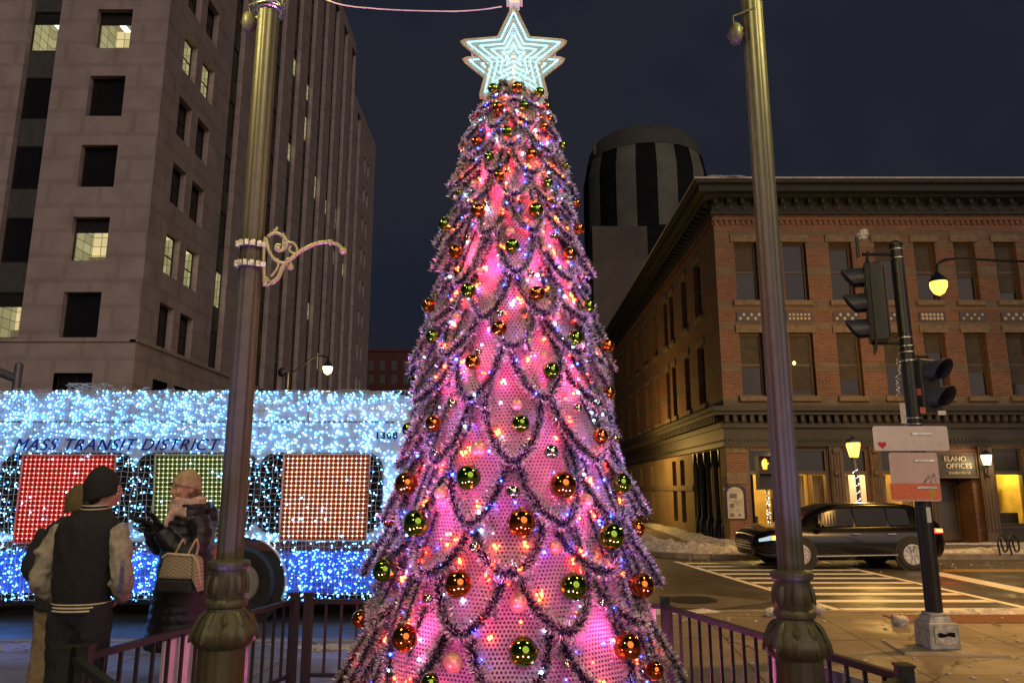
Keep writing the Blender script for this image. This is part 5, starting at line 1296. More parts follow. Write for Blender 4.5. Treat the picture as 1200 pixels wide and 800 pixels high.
# stickers and scribbles on pole and signal
def sticker(name, u0, v0, u1, v1, y, color, parent, rough=.5):
    a = P(u0,v0,y); b = P(u1,v1,y); mb = MB(); mb.box((a.x,y,b.z),(b.x,y+.003,a.z)); return mb.build(name, mat('sticker_'+name, color, rough, var=.2, scale=30), parent)
sticker('pale_sticker', 1054,472,1063,496, GY-.088, (.55,.5,.42), sp_)
sticker('paper_label', 1085,594,1092,612, GY-.087, (.6,.58,.52), sp_)
mb = MB(); rnd = random.Random(4); zz = ZV(420,GY)
for k in range(34):
    u = rnd.uniform(1050,1055); v = 421+k*1.3; a = P(u,v,GY-.090); mb.box((a.x-.012*rnd.random()-.003,GY-.092,a.z-.006),(a.x+.012*rnd.random()+.003,GY-.089,a.z+.004))
mb.build('scribbled_tape', mat('scribble_white', (.6,.55,.5), .5), sp_)
c_ = P(1104,484,c2.y-.16) if hasattr(c2,'y') else None
for nm, u0, v0, u1, v1, col in (('red_sticker',1074,455,1080,463,(.3,.03,.03)),('orange_sticker',1078,477,1085,484,(.5,.12,.06)),('white_sticker',1099,481,1109,486,(.7,.65,.6))):
    st_ = sticker(nm, u0, v0, u1, v1, GY-.285 if nm == 'white_sticker' else GY-.24, col, sp_)
# backs of two street signs
def sign_back(name, u0, v0, u1, v1, y, color, label, rad=.03):
    a = P(u0,v0,y); b = P(u1,v1,y); mb = MB(); mb.prism(rrect(a.x,b.x,b.z,a.z,rad,y,0,4), (0,.004,0)); 
    return solo(mb, name, mat('sign_back_'+name, color, .45, .3, var=.08, scale=5, bump=.05), label, 'street sign', loc=(a.x,y,b.z))
YB = GY-.115
s1 = sign_back('street_sign', 1022,499,1113,528, YB, (.60,.50,.44), 'blank back of a wide street sign with a red heart sticker, on the signal pole')
s2 = sign_back('street_sign', 1041,530,1104,587, YB, (.56,.40,.34), 'blank back of a squarish sign glowing red at its foot, below the heart sign')
hx = P(1034,521,YB-.004); pts = []
for k in range(24):
    t = 2*PI*k/24; pts.append((hx.x+.0028*16*math.sin(t)**3, YB-.003, hx.z+.0028*(13*math.cos(t)-5*math.cos(2*t)-2*math.cos(3*t)-math.cos(4*t))))
mb = MB(); mb.prism(pts, (0,.002,0)); mb.build('heart_sticker', mat('heart_red', (.55,.01,.02), .5), s1)
sticker('red_foot_band', 1043,566,1103.5,585, YB-.0025, (.72,.17,.07), s2)
sticker('small_label', 1093,518,1100,525, YB-.003, (.65,.6,.5), s1); sticker('yellow_label', 1089,571,1097,583, YB-.003, (.55,.30,.04), s2)
mb = MB()
for q in ([(1083,565),(1088,556),(1091,566),(1094,554),(1097,565)],[(1081,568),(1088,560),(1096,556)]): mb.tube([P(u,v,YB-.003) for u, v in q], .0022, 4)
mb.build('pen_scribble', M['tdark'], s2)
for st, vs_ in ((s1,(509,)),(s2,(540,571))):
    mb = MB()
    for vv in vs_: zz = ZV(vv,GY); mb.box((px_-.11,YB-.012,zz-.012),(px_+.11,YB-.001,zz+.012))
    mb.build('mounting_bracket', M['clampm'], st)
# the red at the lower sign's foot is a flat coloured band on its back
# ---------------------------------------------------------------- pedestrian signal on the far corner
a = P(897,546,18.2); b_ = P(897,546,19.9)
pst = thing('pedestrian_signal', (b_.x+.35,20.2,0), 'small lit orange pedestrian signal on a dark post, far corner', 'pedestrian signal')
mb = MB(); mb.lathe([(.07,0),(.07,3.2)], 12, (b_.x+.42,20.2,0)); mb.lathe([(.12,0),(.12,.3),(.08,.4)], 12, (b_.x+.42,20.2,0)); mb.build('pole', M['blackp'], pst)
mb = MB(); zz = b_.z+.05; mb.box((b_.x-.20,19.95,zz-.21),(b_.x+.22,20.15,zz+.21)); mb.box((b_.x-.20,19.95,zz-.66),(b_.x+.22,20.15,zz-.23)); mb.box((b_.x+.2,20.1,zz-.1),(b_.x+.42,20.2,zz-.05))
for zo in (0,-.445):
    mb.box((b_.x-.21,19.78,zz+.2+zo),(b_.x+.23,19.95,zz+.22+zo)); mb.box((b_.x-.215,19.78,zz-.2+zo),(b_.x-.2,19.95,zz+.22+zo))
mb.build('housing', M['signalb'], pst)
hm = MB(); y = 19.945; hm.prism([(b_.x-.05,y,zz-.13),(b_.x+.05,y,zz-.13),(b_.x+.06,y,zz-.02),(b_.x+.11,y,zz+.02),(b_.x+.09,y,zz+.05),(b_.x+.06,y,zz+.03),(b_.x+.06,y,zz+.12),(b_.x+.035,y,zz+.13),(b_.x+.02,y,zz+.15),(b_.x-.005,y,zz+.15),(b_.x-.02,y,zz+.13),(b_.x-.045,y,zz+.12),(b_.x-.07,y,zz+.08),(b_.x-.08,y,zz-.0)], (0,-.006,0))
hm.build('hand_symbol', emit('hand_orange', (1,.20,.03), 4), pst)
# ---------------------------------------------------------------- lanterns and street lamps
sl = P(1001,536,20.3)
ln = thing('street_lantern', (sl.x,20.3,0), 'black post lantern glowing amber, wrapped in white fairy lights, in front of the shopfront', 'street lamp')
lantern_head(ln, (sl.x,20.3,sl.z), .42, M['lampamber'], M['bluedark'])
mb = MB(); mb.lathe([(.16,0),(.16,.3),(.11,.4),(.09,.6),(.055,.7),(.045,sl.z-.2),(.07,sl.z-.14)], 16, (sl.x,20.3,0)); mb.build('post', M['bluedark'], ln, smooth=True)
mb = MB()
for k in range(70): t = k/70; a = t*50; mb.octa((sl.x+.062*math.cos(a),20.3+.062*math.sin(a),.6+t*(sl.z-.9)), .011)
mb.build('fairy_lights', emit('fairy_white', (.8,.9,1), 5), ln)
mb = MB(); zz = ZV(575,20.2); mb.prism(rrect(sl.x-.24,sl.x-.06,zz-.42,zz+.42,.03,20.22,0,3), (0,.01,0)); mb.build('banner', M['board'], ln)
mb = MB(); mb.prism(rrect(sl.x+.06,sl.x+.2,zz-.42,zz+.42,.03,20.22,0,3), (0,.01,0)); mb.build('banner', M['board'], ln)
light('lamp', 'POINT', (sl.x,19.9,sl.z+.2), (1,.56,.15), 160, .14, ln)
# tall street lamp whose head hangs over the road on the right
hl = P(1100,335,17.6)
tl = thing('street_lamp', (hl.x+7.5,20.1,0), 'bright amber street lamp head on a long arm over the cross street, upper right', 'street lamp')
mb = MB(); mb.lathe([(.16,0),(.09,7.6)], 14, (hl.x+7.5,20.1,0)); mb.build('pole', M['blackp'], tl)
mb = MB(); mb.tube(smoothpath([(hl.x+7.5,20.1,7.2),(hl.x+5.5,19.6,7.7),(hl.x+2.5,18.6,hl.z+.95),(hl.x+.3,17.7,hl.z+.7),(hl.x,17.6,hl.z+.25)], 6), .035, 8); mb.build('arm', M['blackp'], tl, smooth=True)
mb = MB(); mb.lathe([(.02,-.24),(.12,-.18),(.19,-.04),(.20,.06),(.19,.10)], 20, tuple(hl)); mb.build('globe', emit('lamp_amber_bright', (1,.44,.05), 3.2), tl, smooth=True)
mb = MB(); mb.lathe([(.22,.10),(.20,.16),(.10,.26),(.04,.34)], 20, tuple(hl)); mb.build('shade', M['bluedark'], tl, smooth=True)
light('lamp', 'POINT', (hl.x,17.6,hl.z-.32), (1,.56,.15), 330, .16, tl)
# lamp beyond the bus
h2 = P(384,432,31.0)
t2 = thing('street_lamp', (P(337,440,31).x,31,0), 'yellow-white street lamp on a swan-neck arm above the bus roof', 'street lamp')
x_ = P(337,440,31).x
mb = MB(); mb.lathe([(.11,0),(.08,ZV(437,31))], 12, (x_,31,0)); mb.ell((x_-.25,31,ZV(436,31)), (.18,.12,.2), 10, 8); mb.build('pole', M['blackp'], t2)
mb = MB(); mb.tube(smoothpath([(x_,31,ZV(440,31)),P(352,430,31),P(369,418,31),P(380,417.5,31),P(383.5,419,31),P(384,426,31)], 5), .035, 6); mb.build('arm', M['blackp'], t2, smooth=True)
mb = MB(); mb.lathe([(.03,-.25),(.14,-.18),(.20,-.02),(.21,.08)], 16, tuple(h2)); mb.build('globe', emit('lamp_yellow', (1,.85,.36), 4), t2, smooth=True)
mb = MB(); mb.lathe([(.24,.08),(.16,.2),(.05,.34)], 16, tuple(h2)); mb.build('shade', M['bluedark'], t2, smooth=True)
light('lamp', 'POINT', (h2.x,30.8,h2.z-.34), (1,.72,.32), 150, .2, t2)
# assumed unseen street lamp on this side, added to light pavement and crosswalk
assumed_lamp = thing('street_lamp', (11.5,8.4,0), 'tall amber street lamp on the near pavement at the right', 'street lamp')
mb = MB(); mb.lathe([(.16,0),(.08,7.2)], 12, (11.5,8.4,0)); mb.tube([(11.5,8.4,7.1),(10.6,9.2,7.5),(9.6,10,7.5)], .04, 8); mb.build('pole', M['blackp'], assumed_lamp)
mb = MB(); mb.ell((9.5,10.1,7.45), (.3,.2,.09), 14, 8); mb.build('lamp_head', M['blackp'], assumed_lamp)
light('lamp', 'SPOT', (9.5,10.1,7.3), (1,.52,.13), 2300, .16, assumed_lamp, rot=(-.12,.1,-1), spot=R(128), blend=.6)
bl_ = thing('street_lamp', (-4.5,-4,0), 'tall warm street lamp on the plaza behind the viewpoint', 'street lamp')  # unseen lamp added as warm fill for people, posts and signs
mb = MB(); mb.lathe([(.14,0),(.07,6.6)], 12, (-4.5,-4,0)); mb.tube([(-4.5,-4,6.5),(-4.1,-3.6,6.8),(-3.6,-3.1,6.8)], .04, 8); mb.build('pole', M['blackp'], bl_)
mb = MB(); mb.ell((-3.5,-3.0,6.78), (.3,.2,.09), 14, 8); mb.build('lamp_head', M['blackp'], bl_)  # head of the added unseen fill lamp
light('lamp', 'POINT', (-3.5,-3.0,6.6), (1,.74,.42), 260, .16, bl_)  # added warm fill from the unseen lamp
# cylinder mast stub beyond the bus roof, far left
a = P(23,424,13.2); b = P(12,452,13.2)
mb = MB(); mb.lathe([(.07,a.z-2.6),(.07,a.z-.06),(.055,a.z-.02),(.01,a.z)], 16, (a.x,13.2,0)); p1 = P(-60,412,13.2); p2 = P(20,444,13.2); mb.tube([p1,p2], .075, 10)
t = thing('mast', (a.x,13.2,0), 'grey steel mast stub with slanting arm behind the bus roof at far left', 'mast')
mb.box((a.x-.06,13.15,0),(a.x+.06,13.25,a.z-2.5)); mb.build('mast_arm', mat('grey_steel', (.13,.13,.15), .5, .4), t, smooth=True)
# assumed side-street lantern, added unseen behind the tree to light the ochre wall
assumed_lantern = thing('street_lantern', (3.75,31.5,0), 'post lantern on the side street, hidden behind the tree', 'street lamp')
lantern_head(assumed_lantern, (3.75,31.5,3.0), .42, M['lampamber'], M['bluedark'])
mb = MB(); mb.lathe([(.16,0),(.16,.3),(.11,.4),(.09,.6),(.055,.7),(.045,2.8),(.07,2.86)], 16, (3.75,31.5,0)); mb.build('post', M['bluedark'], assumed_lantern, smooth=True)
light('lamp', 'POINT', (4.2,31.2,3.1), (1,.58,.15), 320, .14, assumed_lantern)  # added light from the assumed lantern, falling on the ochre wall
# bike rack
a = G(1185,650); br = thing('bike_rack', (a[0],a[1],0), 'black hooped bike rack in the snow before the lit office window', 'bike rack')
mb = MB(); zz = ZV(625,a[1])-.02
for dx in (-.17,.12): mb.tube(smoothpath([(a[0]+dx-.1,a[1],0),(a[0]+dx-.13,a[1],zz*.6),(a[0]+dx-.05,a[1],zz),(a[0]+dx+.08,a[1],zz*.75),(a[0]+dx+.1,a[1],.15),(a[0]+dx,a[1],.1),(a[0]+dx-.06,a[1],.4)],5), .022, 8)
mb.bar((a[0]-.1,a[1],zz*.75),(a[0]+2.2,a[1],zz*.75),.03,.03); mb.build('hoops', M['blackp'], br, smooth=True)
# reflected string lights in the shop window, modelled as glowing branches behind the glass
for i, (u, lab) in enumerate(((911,'twig tree wound with white fairy lights behind the corner shop window'),(900,'second lit twig tree behind the corner window, half hidden by the lamp post'))):
    y = BY+.8+.5*i; p0 = P(u+(5 if i == 0 else 2),612,y); p1 = P(u-3,560,y)
    t = thing('lighted_branch', (p0.x,y,.12), lab, 'lit branch', 'lit twig trees in the shop window')
    pts = smoothpath([(p0.x,y,.12),(p0.x-.02,y,.8),lay(p0,p1,.5),p1], 6); mb = MB(); mb.tube(pts, .025, 6); mb.build('stem', M['shopwood'], t)
    mb = MB(); rn = random.Random(i)
    for k in range(90): q = pts[rn.randrange(3,len(pts))]; mb.octa((q[0]+rn.gauss(0,.035),q[1]+rn.gauss(0,.03),q[2]+rn.uniform(-.05,.05)), .010)
    mb.build('fairy_lights', emit('fairy_warm', (1,.95,.75), 6), t)  # glowing beads standing for the reflected string lights
# leaves / litter on the pavement
# ================================================================ BLACK CAR
cx0, cy0 = G(868,668,ROADZ); CY = cy0+.02; CWD_ = 1.2
xf = P(868,650,CY+CWD_).x; xr = P(1114,650,CY).x; CL = xr-xf; CWd = 1.78; CYc = CY+CWd/2
car = thing('parked_car', (xf+CL/2,CYc,ROADZ), 'black hatchback car with lit headlight and red tail lamp crossing the crosswalk', 'car')
car.name = 'car'; ROOTS['car'] = ROOTS['parked_car']
k_ = CL/4.41
M['carp'] = mat('black_car_paint', (.002,.002,.0025), .25, .0, var=.1, scale=3, bump=0, rvar=.04, Coat_Weight=.25, Coat_Roughness=.06, Specular_IOR_Level=.3)
M['carg'] = mat('car_glass', (.003,.003,.004), .12, bump=0, Specular_IOR_Level=.18); M['chrome'] = mat('chrome', (.7,.68,.65), .15, 1, bump=0)
zr = lambda v: ZV(v, CY+.35)-ROADZ
top = zr(589.5)+.01; belt = zr(618.5)
prof = [(0,.40,.60),(.03,.28,.72),(.16,.23,.80),(.5,.21,.87),(.85,.2,.91),(1.0,.2,.94),(1.3,.2,1.12),(1.6,.2,1.27),(1.95,.2,1.37),(2.5,.2,1.40),(3.1,.2,1.40),(3.5,.2,1.39),(3.8,.2,1.34),(4.05,.22,1.24),(4.2,.24,1.11),(4.35,.28,.90),(4.41,.42,.66)]
sc = top/1.40
def sect(x, zl, zt_):
    zt_ = zt_*sc; zl = zl*sc; X = xf+x*k_
    e = min(1, x/.5, (4.41-x)/.35); w = CWd/2*(.80+.20*math.sin(e*PI/2)); bl = min(zt_-.03, belt+.03*(x-2)/2)
    cab = max(0, min(1, (zt_-bl-.05)/.3)); 
    P_ = [(0,zl),(.82*w,zl),(.96*w,zl+.08),(w,max(zl+.12,.38)),(1.0*w,min(.62,bl-.06)),(.965*w,bl)]
    if cab > 0: P_ += [(.93*w-.05*cab,bl+.02),(.93*w-(.20)*cab,zt_-.06*cab-.01),(.72*w-.08*cab,zt_-.012),(.4*w,zt_+.004),(0,zt_+.008)]
    else: P_ += [(.93*w,bl+.008),(.82*w,bl+.016),(.6*w,zt_-.004),(.4*w,zt_),(0,zt_+.006)]
    return X, P_
mb = MB(); secs = []
fine = []
for i in range(len(prof)-1):
    for q in range(4): t = q/4; fine.append(tuple(prof[i][j]+(prof[i+1][j]-prof[i][j])*t for j in range(3)))
fine.append(prof[-1])
for f_ in fine:
    X, P_ = sect(*f_); full = [(-y, z) for y, z in P_]+[(y, z) for y, z in reversed(P_[1:-1])]
    secs.append([(X, CYc+y, ROADZ+z) for y, z in full])
n = len(secs[0]); mb.v = [p for s in secs for p in s]
for i in range(len(secs)-1):
    for k in range(n): mb.f.append((i*n+k, i*n+(k+1) % n, (i+1)*n+(k+1) % n, (i+1)*n+k)); mb.m.append(0)
mb.f += [tuple(range(n)), tuple((len(secs)-1)*n+k for k in range(n))]; mb.m += [0,0]
body = mb.build('body', M['carp'], car, smooth='all')
def side_patch(xa, xb, f0, f1, side, offs=.006, nx=12):
    """glass patch on the cabin side between beltline and roof rail"""
    vs = []
    for i in range(nx+1):
        x = xa+(xb-xa)*i/nx
        for j in range(len(prof)-1):
            if prof[j][0] <= x <= prof[j+1][0]:
                t = (x-prof[j][0])/(prof[j+1][0]-prof[j][0]); pr = tuple(prof[j][q]+(prof[j+1][q]-prof[j][q])*t for q in range(3)); break
        X, P_ = sect(*pr); a, b = P_[6], P_[7]
        for f_ in (f0, f1):
            y = a[0]+(b[0]-a[0])*f_+offs; z = a[1]+(b[1]-a[1])*f_; vs.append((X, CYc+side*y, ROADZ+z))
    m_ = MB(); m_.add(vs, [(i*2, i*2+1, i*2+3, i*2+2) for i in range(nx)]); return m_
for sd in (-1, 1):
    for xa, xb in ((1.50,2.32),(2.37,3.10),(3.14,3.62)):
        side_patch(xa, xb, .08, .90, sd).build('side_window', M['carg'], car)
    m_ = MB(); m_.bar((xf+1.35*k_,CYc+sd*(CWd/2+.004),ROADZ+.30),(xf+3.3*k_,CYc+sd*(CWd/2+.004),ROADZ+.33),.014,.022); m_.build('sill_trim', M['chrome'], car)
    m_ = MB(); m_.ell((xf+1.46*k_,CYc+sd*(CWd/2+.06),ROADZ+belt+.06), (.09,.09,.06), 12, 8); m_.build('wing_mirror', M['carp'], car, smooth='all')
    for xx in (2.30,3.12): m_ = MB(); m_.box((xf+xx*k_-.09,CYc+sd*(CWd/2-.012),ROADZ+belt-.12),(xf+xx*k_+.09,CYc+sd*(CWd/2+.014),ROADZ+belt-.095)); m_.build('door_handle', M['chrome'], car)
# windscreen and rear glass
def across(xa, xb, name, f=.72, offs=.012):
    vs = []; nx = 6
    for i in range(nx+1):
        x = xa+(xb-xa)*i/nx
        for j in range(len(prof)-1):
            if prof[j][0] <= x <= prof[j+1][0]:
                t = (x-prof[j][0])/(prof[j+1][0]-prof[j][0]); pr = tuple(prof[j][q]+(prof[j+1][q]-prof[j][q])*t for q in range(3)); break
        X, P_ = sect(*pr)
        ys = [-P_[8][0], -P_[9][0], 0, P_[9][0], P_[8][0]]; zs = [P_[8][1], P_[9][1], P_[10][1], P_[9][1], P_[8][1]]
        for y, z in zip(ys, zs): vs.append((X, CYc+y, ROADZ+z+offs))
    m_ = MB(); m_.add(vs, [(i*5+q, i*5+q+1, (i+1)*5+q+1, (i+1)*5+q) for i in range(nx) for q in range(4)]); m_.build(name, M['carg'], car)
across(1.08, 1.9, 'windscreen'); across(3.72, 4.18, 'rear_window')
wrd = .335
for i, xx in enumerate((.86, 3.62)):
    wx = P((938,1070)[i], 652, CY).x
    for sd in (-1, 1):
        yc = CYc+sd*(CWd/2-.10); c_ = (wx, yc, ROADZ+wrd); s_ = sd
        m_ = MB(); m_.lathe([(.395,s_*.06),(.395,s_*.108)], 32, c_, axis='y'); m_.build('wheel_arch', M['rubber'], car)
        m_ = MB(); m_.lathe([(.215,s_*-.1),(wrd-.02,s_*-.1),(wrd,s_*-.07),(wrd,s_*.10),(wrd-.02,s_*.125),(.225,s_*.128),(.215,s_*.09)], 36, c_, axis='y'); w_ = m_.build('wheel', M['rubber'], car, smooth=True)
        m_ = MB(); m_.lathe([(.22,s_*.10),(.22,s_*.13),(.195,s_*.132),(.19,s_*.112),(.001,s_*.11)], 32, c_, axis='y')
        for k in range(10):
            a = 2*PI*k/10+.1*(k % 2); m_.bar((wx+.03*math.cos(a),yc+s_*.122,c_[2]+.03*math.sin(a)),(wx+.2*math.cos(a),yc+s_*.128,c_[2]+.2*math.sin(a)),.022,.02)
        m_.lathe([(.045,s_*.11),(.045,s_*.136),(.001,s_*.138)], 12, c_, axis='y'); m_.build('rim', mat('alloy_rim', (.5,.48,.44), .3, .85), w_)
# lamps, grille
hb = P(889,628,CY).z
def corner_lamp(name, m, x0_, x1_, z0_, z1_, sd, offs=.02, n=6):
    vs = []
    for i in range(n+1):
        x = x0_+(x1_-x0_)*i/n
        for j in range(len(prof)-1):
            if prof[j][0] <= x <= prof[j+1][0]:
                t = (x-prof[j][0])/(prof[j+1][0]-prof[j][0]); pr = tuple(prof[j][q]+(prof[j+1][q]-prof[j][q])*t for q in range(3)); break
        X, P_ = sect(*pr); w = P_[4][0]+offs; tt = i/n
        za, zb_ = z0_[0]+(z0_[1]-z0_[0])*tt, z1_[0]+(z1_[1]-z1_[0])*tt
        vs += [(X, CYc+sd*w, ROADZ+za), (X, CYc+sd*(w-.015), ROADZ+zb_)]
    m_ = MB(); m_.add(vs, [(i*2,i*2+1,i*2+3,i*2+2) for i in range(n)]); return m_.build(name, m, car)
M['hl'] = emit('headlight_white', (.75,.95,1), .5); M['ind'] = emit('indicator_orange', (1,.35,.03), 4); M['tail'] = emit('tail_red', (1,.05,.02), 6); M['tailo'] = emit('tail_hot', (1,.3,.06), 9)
for sd in (-1, 1):
    corner_lamp('headlight', M['hl'], .10, .36, (.60,.64), (.66,.74), sd); corner_lamp('indicator', M['ind'], .37, .55, (.64,.66), (.73,.75), sd)
    corner_lamp('tail_light', M['tail'], 4.05, 4.36, (.80,.80), (.90,.88), sd, .03); corner_lamp('tail_light', M['tailo'], 4.14, 4.33, (.83,.82), (.87,.86), sd, .036)
    corner_lamp('bumper_trim', M['chrome'], .15, .6, (.33,.33), (.35,.35), sd)
mb = MB()
for z in (.42,.48,.54): mb.box((xf-.02,CYc-.55,ROADZ+z),(xf+.05,CYc+.55,ROADZ+z+.018))
mb.build('grille', M['chrome'], car)
light('headlamp', 'SPOT', (xf-.1,CYc-.5,ROADZ+.66), (.85,.95,1), 12, .05, car, rot=(-1,-.05,-.12), spot=R(70), blend=.7)
light('tail_glow', 'POINT', (xr+.12,CYc-.6,ROADZ+.86), (1,.06,.02), 4, .05, car)
# ================================================================ PEOPLE
def blob(name, mb, m, parent, vox=.012, it=4, smooth='all', fold=0):
    o = mb.build(name, m, parent, smooth=smooth, local=True)
    r = o.modifiers.new('fuse', 'REMESH'); r.mode = 'VOXEL'; r.voxel_size = vox; r.use_smooth_shade = True
    s = o.modifiers.new('relax', 'SMOOTH'); s.iterations = it; s.factor = .5
    dg = bpy.context.evaluated_depsgraph_get(); me = bpy.data.meshes.new_from_object(o.evaluated_get(dg)); o.modifiers.clear(); o.data = me
    if fold:
        from mathutils import noise as mn
        k0 = len(name)*3.1; nr = [v.normal.copy() for v in me.vertices]; cs = [v.co.copy() for v in me.vertices]; nw_ = []
        for c, q_ in zip(cs, nr):
            d = mn.noise(Vector((c.x*10+k0, c.y*10, c.z*6+c.x*5)))+.6*mn.noise(Vector((c.x*22, c.y*22+k0, c.z*15-c.x*9))); d = -abs(d)*1.3+.25
            nw_ += list(c+q_*d*fold)
        me.vertices.foreach_set('co', nw_); me.update()
    return o
def loft(mb, rings, n=24, mi=0):
    """rings: (cx, cy, z, rx, ry)"""
    vs = []
    for cx, cy, z, rx, ry in rings:
        for k in range(n): a = 2*PI*k/n; vs.append((cx+rx*math.cos(a)*(1-.08*math.cos(a)**2), cy+ry*math.sin(a), z))
    fs = [(i*n+k, i*n+(k+1) % n, (i+1)*n+(k+1) % n, (i+1)*n+k) for i in range(len(rings)-1) for k in range(n)]
    fs += [tuple(reversed(range(n))), tuple((len(rings)-1)*n+k for k in range(n))]
    return mb.add(vs, fs, mi)
M['skin'] = mat('skin', (.50,.27,.18), .5, scale=30, var=.12, bump=.1, space='obj'); M['hair'] = mat('dark_hair', (.05,.03,.02), .6, scale=60, space='obj')
def cloth(name, c, rough=.9, **k): return mat(name, c, rough, scale=25, bscale=260, bump=.5, bdist=.004, space='obj', **k)
def head(mb, c, yaw, s=1.0, pitch=0):
    """head looking along +Y before the yaw"""
    Q = Matrix.Rotation(yaw, 3, 'Z') @ Matrix.Rotation(pitch, 3, 'X'); c = Vector(c)
    def e(p, r, n=14, m=10): mb.ell(c+Q @ (Vector(p)*s), tuple(x*s for x in r), n, m, rot=Q)
    e((0,-.012,.02), (.076,.096,.098), 20, 14); e((0,.028,-.035), (.058,.062,.075)); e((0,.052,-.083), (.030,.028,.022))
    e((0,.084,.022), (.05,.018,.016)); e((0,.098,-.012), (.0115,.018,.026)); e((0,.107,-.026), (.016,.015,.011))
    e((0,.088,-.054), (.024,.012,.006)); e((0,.086,-.064), (.021,.012,.007)); e((.034,.075,-.025), (.024,.018,.022)); e((-.034,.075,-.025), (.024,.018,.022))
    e((.077,-.008,-.005), (.010,.020,.032)); e((-.077,-.008,-.005), (.010,.020,.032)); e((0,-.01,-.09), (.052,.056,.06))
    def tr(p): return c+Q @ (Vector(p)*s)
    return tr, Q
def eyes(parent, tr, s=1.0):
    for sx_ in (-1, 1):
        m_ = MB(); m_.ell(tr((sx_*.031,.0775,.004)), .0110*s, 12, 8); ey = m_.build('eye', mat('eye_white', (.6,.58,.55), .2), parent, local=True, smooth='all')
        m_ = MB(); m_.ell(tr((sx_*.032,.0850,.004)), .0054*s, 10, 6); m_.build('iris', M['hair'], ey, local=True, smooth='all')
        m_ = MB(); m_.tube([tr((sx_*.014,.098,.026)),tr((sx_*.031,.097,.031)),tr((sx_*.048,.085,.026))], [.003,.004,.002], 6); m_.build('eyebrow', M['hair'], parent, local=True)
    m_ = MB(); m_.tube([tr((-.022,.094,-.059)),tr((0,.0995,-.0575)),tr((.022,.094,-.059))], [.002,.004,.002], 6); m_.build('lips', mat('lips', (.35,.1,.08), .4), parent, local=True)
def hand(mb, w, d, up, s=1.0, curl=.5, side=1):
    """palm + five curled fingers; w wrist, d pointing direction, up = back of the hand"""
    w = Vector(w); d = Vector(d).normalized(); up = Vector(up); up = (up-d*up.dot(d)).normalized(); sd = d.cross(up)*side
    Q = Matrix((sd, d, up)).transposed()
    mb.ell(w+d*.045*s, (.040*s,.050*s,.016*s), 14, 8, rot=Q)
    for i, (o, L) in enumerate(((-.030,.062),(-.010,.072),(.011,.068),(.030,.052))):
        p = w+d*.085*s+sd*o*s; pts = [w+d*.05*s+sd*o*s*.8, p]; dd = d.copy(); a = 0
        for q in range(3): a += curl*.55; dv = d*math.cos(a)-up*math.sin(a); p = p+dv*L*s*(.42,.33,.25)[q]; pts.append(p)
        mb.tube(pts, [.010*s,.0105*s,.010*s,.009*s,.0075*s], 8)
    p = w+d*.02*s-sd*.03*s; mb.tube([w+d*.012*s-sd*.01*s, p, p+(d*.7-sd*.7)*.03*s, p+(d*1.5-sd*.9-up*.4)*.035*s], [.012*s,.013*s,.011*s,.008*s], 8)
# --- man in the varsity jacket, back to the camera
def ztop(v, Y): return ZV(v, Y)
MY = 5.03; mX = P(103,640,MY).x; mh = ztop(545, MY)
man = thing('person', (mX,MY,0), 'man seen from behind in black varsity jacket with grey sleeves and black beanie', 'person')
s = mh/1.80
b = MB(); tr, Q = head(b, (.075,.0,1.635), R(-58), 1.05); b.tube([(.04,-.01,1.44),(.07,-.0,1.56)], [.06,.055], 12)
loft(b, [(0,0,.92,.15,.10),(0,0,1.1,.14,.10),(0,0,1.35,.19,.11),(0,0,1.45,.12,.08)])
for sx_ in (-1,1):
    b.tube([(sx_*.17,0,1.40),(sx_*.25,-.03,1.13),(sx_*.19,.13,.98)], [.055,.045,.03], 10); b.tube([(sx_*.085,0,.93),(sx_*.10,.01,.5),(sx_*.11,0,.09)], [.09,.06,.04], 12)
    hand(b, (sx_*.19,.13,.98), (-sx_*.3,.2,-.6), (sx_*1,0,0), .95, .3, sx_)
body_ = blob('body', b, M['skin'], man, .011, 3)
eyes(man, tr, 1.05)
jk = cloth('black_wool', (.012,.012,.014)); sl_ = cloth('grey_fleece', (.30,.27,.21))
b = MB(); loft(b, [(-.0,0,.91,.195,.135),(0,0,.94,.20,.14),(0,-.0,1.0,.215,.15),(0,0,1.12,.225,.155),(0,0,1.25,.235,.155),(.0,-.005,1.36,.245,.145),(.005,-.01,1.43,.225,.125),(.015,-.01,1.475,.165,.10),(.03,-.0,1.515,.105,.09)], 28)
blob('jacket', b, jk, man, .012, 6, fold=.011)
for sx_ in (-1, 1):
    b = MB(); b.tube(smoothpath([(sx_*.17,-.0,1.39),(sx_*.222,-.01,1.31),(sx_*.262,-.035,1.18),(sx_*.282,-.035,1.07),(sx_*.255,.04,.98),(sx_*.20,.11,.94)], 4), [.068,.078,.08,.08,.078,.076,.074,.072,.07,.07,.072,.075,.077,.075,.07,.065,.06,.054,.05,.048,.045], 14)
    rn = random.Random(3+sx_)
    for q in range(7): t = rn.random(); b.ell((sx_*(.262+rn.uniform(-.01,.01)),rn.uniform(-.06,.0),1.0+.26*t), (.062,.06,.034), 12, 8)
    blob('sleeve', b, sl_, man, .011, 6, fold=.016)
M['cream'] = cloth('cream_stripe', (.62,.55,.38))
b = MB()
for zz, m_ in ((.895,0),(.925,1),(.945,0),(.962,1),(.98,0)):
    pass
